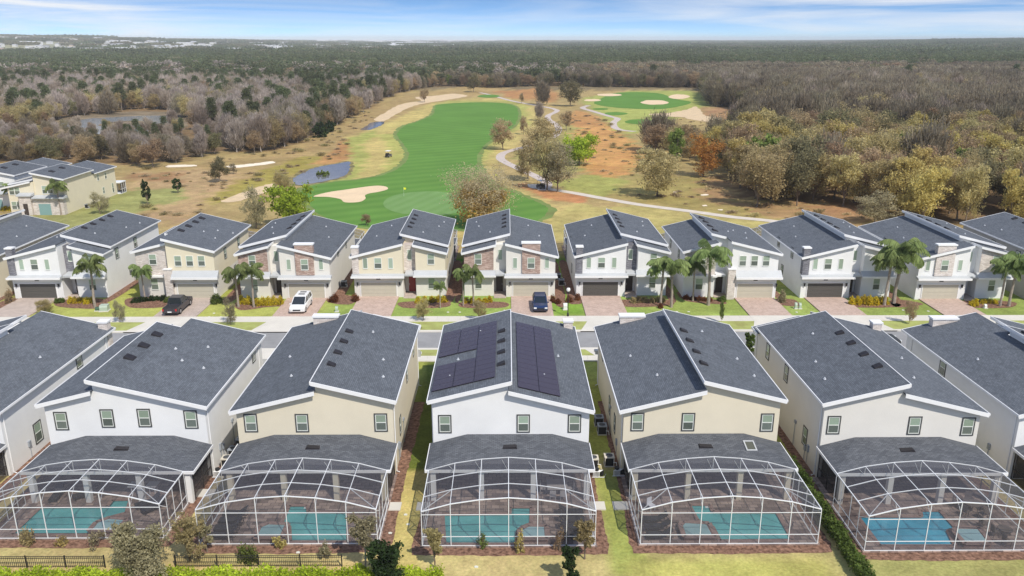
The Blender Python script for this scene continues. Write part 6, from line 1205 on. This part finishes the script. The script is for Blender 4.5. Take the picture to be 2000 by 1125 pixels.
# ---------------------------------------------------------------- vehicles
tyre = mat('tyre', (.02, .02, .02), .9, .2); rim = mat('wheel_rim', (.45, .46, .48), .35, .5, .6); cglass = mat('car_glass', (.015, .02, .025), .05, .8); lens = mat('lens_clear', (.75, .78, .8), .1, .8); lred = mat('lens_red', (.45, .02, .02), .2, .6)
def car(label, cat, x, y, rz, paint, L_, Wd, H, prof, cabin, name, wb=.30, wr=.36, bed=None, sun=False, z0=.13):
    """local +Y is the nose. prof: (y, z) outline of the lower body; cabin: (y, z, inset) roof line"""
    P = thing(name, label, cat, (x, y, z0), rz); hw = Wd/2; b = MB(); n = len(prof); rings = []
    secs = [(-1, .0), (-.97, .55), (-.86, 1.0)]
    def ring(xf, ins):    # profile shrunk a little towards the flanks
        cy_ = 0; cz = .62; return [(xf*hw, cy_+(p[0]-cy_)*ins, cz+(p[1]-cz)*ins) for p in prof]
    xsn = [(-1, .93), (-.95, .985), (-.6, 1.0), (0, 1.004), (.6, 1.0), (.95, .985), (1, .93)]; vs = []
    for xf, ins in xsn: vs += ring(xf, ins)
    fs = [tuple(range(n)), tuple(range(7*n-1, 6*n-1, -1))]
    for k in range(6):
        for i in range(n): fs.append((k*n+i, k*n+(i+1) % n, (k+1)*n+(i+1) % n, (k+1)*n+i))
    b.add(vs, fs); body = b.build('body', paint, P)
    # greenhouse: glass volume with a painted roof on top
    m_ = len(cabin); vs = []; 
    for xf in (-1, 1): vs += [(xf*(hw-.06-c[2]), c[0], c[1]) for c in cabin]
    g = MB(); g.add(vs, [tuple(range(m_)), tuple(range(2*m_-1, m_-1, -1))]+[(i, (i+1) % m_, m_+(i+1) % m_, m_+i) for i in range(m_)]); g.build('window', cglass, P)
    r = MB(); top = [c for c in cabin if c[1] > H-.16]; ya, yb = min(c[0] for c in top), max(c[0] for c in top); ins = top[0][2]; r.box(-(hw-.05-ins), hw-.05-ins, ya-.03, yb+.03, H-.05, H+.02); r.build('roof', paint, P)
    pl = MB(); lo = [c for c in cabin if c[1] <= H-.16]; fa = max(lo, key=lambda c: c[0]); ra = min(lo, key=lambda c: c[0])
    for sx_ in (-1, 1):
        pl.bar((sx_*(hw-.06-fa[2]), fa[0], fa[1]), (sx_*(hw-.06-ins), yb, H-.02), .07); pl.bar((sx_*(hw-.06-ra[2]), ra[0], ra[1]), (sx_*(hw-.06-ins), ya, H-.02), .09)
        for q in (.38, .68): yy = ya+(yb-ya)*q; pl.bar((sx_*(hw-.055-fa[2]), yy, fa[1]), (sx_*(hw-.055-ins), yy, H-.02), .06)
    pl.build('pillar', paint, P)
    for sx_ in (-1, 1):
        for yy in (L_*wb, -L_*wb):
            w = MB(); w.tube([(sx_*(hw-.2), yy, wr), (sx_*(hw+.015), yy, wr)], [wr, wr], 18); wo_ = w.build('wheel', tyre, P); MB().tube([(sx_*(hw+.0), yy, wr), (sx_*(hw+.025), yy, wr)], [wr*.62, wr*.58], 14).build('rim', rim, wo_)
        MB().box(*sorted((sx_*(hw+.0), sx_*(hw+.18))), fa[0]-.35, fa[0]-.2, .98, 1.12).build('mirror', paint, P)
        yf_ = max(p[0] for p in prof); yr_ = min(p[0] for p in prof)
        MB().box(*sorted((sx_*(hw-.42), sx_*(hw-.07))), yf_-.16, yf_+.012, .62, .78).build('headlight', lens, P); MB().box(*sorted((sx_*(hw-.26), sx_*(hw-.07))), yr_-.012, yr_+.12, .72, 1.0).build('tail_light', lred, P)
    MB().box(-hw*.5, hw*.5, yf_-.1, yf_+.015, .48, .66).build('grille', black, P); MB().box(-.26, .26, yr_-.016, yr_, .55, .68).build('licence_plate', trimw, P)
    if bed: b = MB(); b.box(-hw+.12, hw-.12, yr_+.1, bed, .98, 1.075); b.build('bed_cover', mat('bed_cover', (.03, .03, .033), .8, .2), P)
    if sun:
        for q in (.25, .62): yy = ya+(yb-ya)*q; MB().box(-.42, .42, yy-.22, yy+.2, H+.021, H+.04).build('sunroof', cglass, P)
    return P
pb = mat('paint_black', (.035, .033, .042), .3, .6); pw = mat('paint_white', (.80, .81, .82), .25, .6); pn = mat('paint_navy', (.012, .028, .09), .2, .7); pd = mat('paint_dark', (.03, .035, .045), .25, .6)
PK = [(-2.85,.45),(-2.9,.62),(-2.85,1.06),(-.9,1.08),(1.35,1.1),(2.65,1.03),(2.9,.9),(2.92,.5),(2.75,.35),(-2.7,.35)]
x, y = G(360, 607); car('black crew cab pickup truck parked tail to the street on a drive', 'pickup truck', -43.6, 101.9, rad(1), pb, 5.8, 2.0, 1.88, PK, [(-.95,1.07,.02),(-.75,1.84,.2),(.55,1.86,.2),(1.45,1.09,.04)], 'pickup_truck', .31, .4, bed=-1.0)
MV = [(-2.5,.4),(-2.55,.7),(-2.5,1.1),(1.3,1.08),(2.2,.92),(2.5,.72),(2.55,.42),(2.4,.28),(-2.4,.28)]
car('white minivan with two dark sunroofs parked nose to the street on a drive', 'minivan', -27.4, 102.3, math.pi, pw, 5.1, 1.98, 1.76, MV, [(-2.45,1.08,.02),(-2.2,1.7,.16),(.3,1.74,.16),(1.55,1.06,.05)], 'minivan', .3, .35, sun=True)
SV = [(-2.3,.42),(-2.36,.7),(-2.3,1.08),(1.0,1.05),(2.0,.95),(2.32,.75),(2.36,.45),(2.2,.3),(-2.2,.3)]
car('dark blue car parked nose to the street on the drive of the middle far house', 'car', 4.35, 102.4, math.pi, pn, 4.7, 1.9, 1.62, SV, [(-2.2,1.06,.02),(-1.75,1.58,.2),(.05,1.6,.2),(1.15,1.04,.06)], 'parked_car')
car('dark car parked at the far kerb, half hidden behind the beige roof', 'car', 23.9, 92.2, math.pi/2, pd, 4.6, 1.85, 1.5, SV, [(-1.9,1.04,.02),(-1.3,1.46,.2),(.1,1.48,.2),(1.15,1.04,.06)], 'parked_car', z0=.02)
car('dark vehicle on the street glimpsed between the two rightmost roofs', 'car', 43.6, 88.9, -math.pi/2, pd, 4.7, 1.9, 1.65, SV, [(-2.2,1.06,.02),(-1.75,1.6,.2),(.05,1.63,.2),(1.15,1.04,.06)], 'parked_car', z0=.02)
def golf_cart(u, v, rz, label):
    x, y = G(u, v); P = thing('golf_cart', label, 'golf cart', (x, y, .04), rz); b = MB(); b.prism([(-1.15,.3),(-1.2,.75),(-.5,.8),(-.4,.4),(.45,.38),(.6,.85),(.85,.9),(1.2,.6),(1.2,.3)], 'x', -.58, .58); b.build('body', mat('cart_body', (.10, .10, .11), .4, .4), P)
    MB().box(-.55, .55, -.55, .0, .8, .92).build('seat', mat('cart_seat', (.08, .07, .06), .8, .2), P); MB().box(-.55, .55, -.62, -.5, .922, 1.3).build('backrest', MATS['cart_seat'], P); MB().box(-.66, .66, -1.15, .75, 1.88, 1.96).build('roof', trimw, P)
    b = MB(); [b.bar((s_*.55, ya, .8), (s_*.58, yb, 1.88), .045) for s_ in (-1, 1) for ya, yb in ((.75, .6), (-1.0, -1.0))]; b.build('roof_post', black, P); MB().box(-.3, .3, -1.45, -1.2, .5, 1.25).build('golf_bag', black, P)
    for s_ in (-1, 1):
        for yy in (-.8, .85): w = MB().tube([(s_*.42, yy, .22), (s_*.62, yy, .22)], [.22, .22], 12).build('wheel', tyre, P); MB().tube([(s_*.6, yy, .22), (s_*.63, yy, .22)], [.12, .1], 10).build('rim', rim, w)
golf_cart(759, 307, -.3, 'white-roofed golf cart on the rough left of the fairway'); golf_cart(1056, 368, .5, 'golf cart parked on the path under the trees in the straw bed')
def flag(u, v, hp, label):
    x, y = G(u, v); s = F/(y*CT+HC*ST); h = hp/s; P = thing('golf_flag', label, 'flag', (x, y, 0)); MB().tube([(0, 0, 0), (0, 0, h)], [.015, .01], 6).build('pole', trimw, P); MB().prism([(0.02, h-.5), (0.02, h), (.55, h-.1), (.5, h-.42)], 'y', -.02, .02).build('cloth', mat('flag_yellow', (.85, .85, .05), .7, .2), P)
flag(789, 384, 18, 'yellow flag at the left edge of the putting green'); flag(968, 366, 26, 'yellow flag right of the big bare tree')
# ================================================================== AIR
hb = MB(); hb.box(-16500, 16500, -60, 15500, -1.5, 64); ho = hb.build('haze', None); ho['kind'] = 'stuff'
hm = bpy.data.materials.new('haze_air'); hm.use_nodes = True; t = hm.node_tree; t.nodes.clear(); o = N(t, 'ShaderNodeOutputMaterial'); pv = N(t, 'ShaderNodeVolumePrincipled'); pv.inputs['Color'].default_value = (.90, .95, 1, 1); pv.inputs['Density'].default_value = .00010; pv.inputs['Anisotropy'].default_value = -.3
t.links.new(pv.outputs[0], o.inputs['Volume']); ho.data.materials.append(hm)
print('objects', len(bpy.data.objects), 'woods', len(stuff))
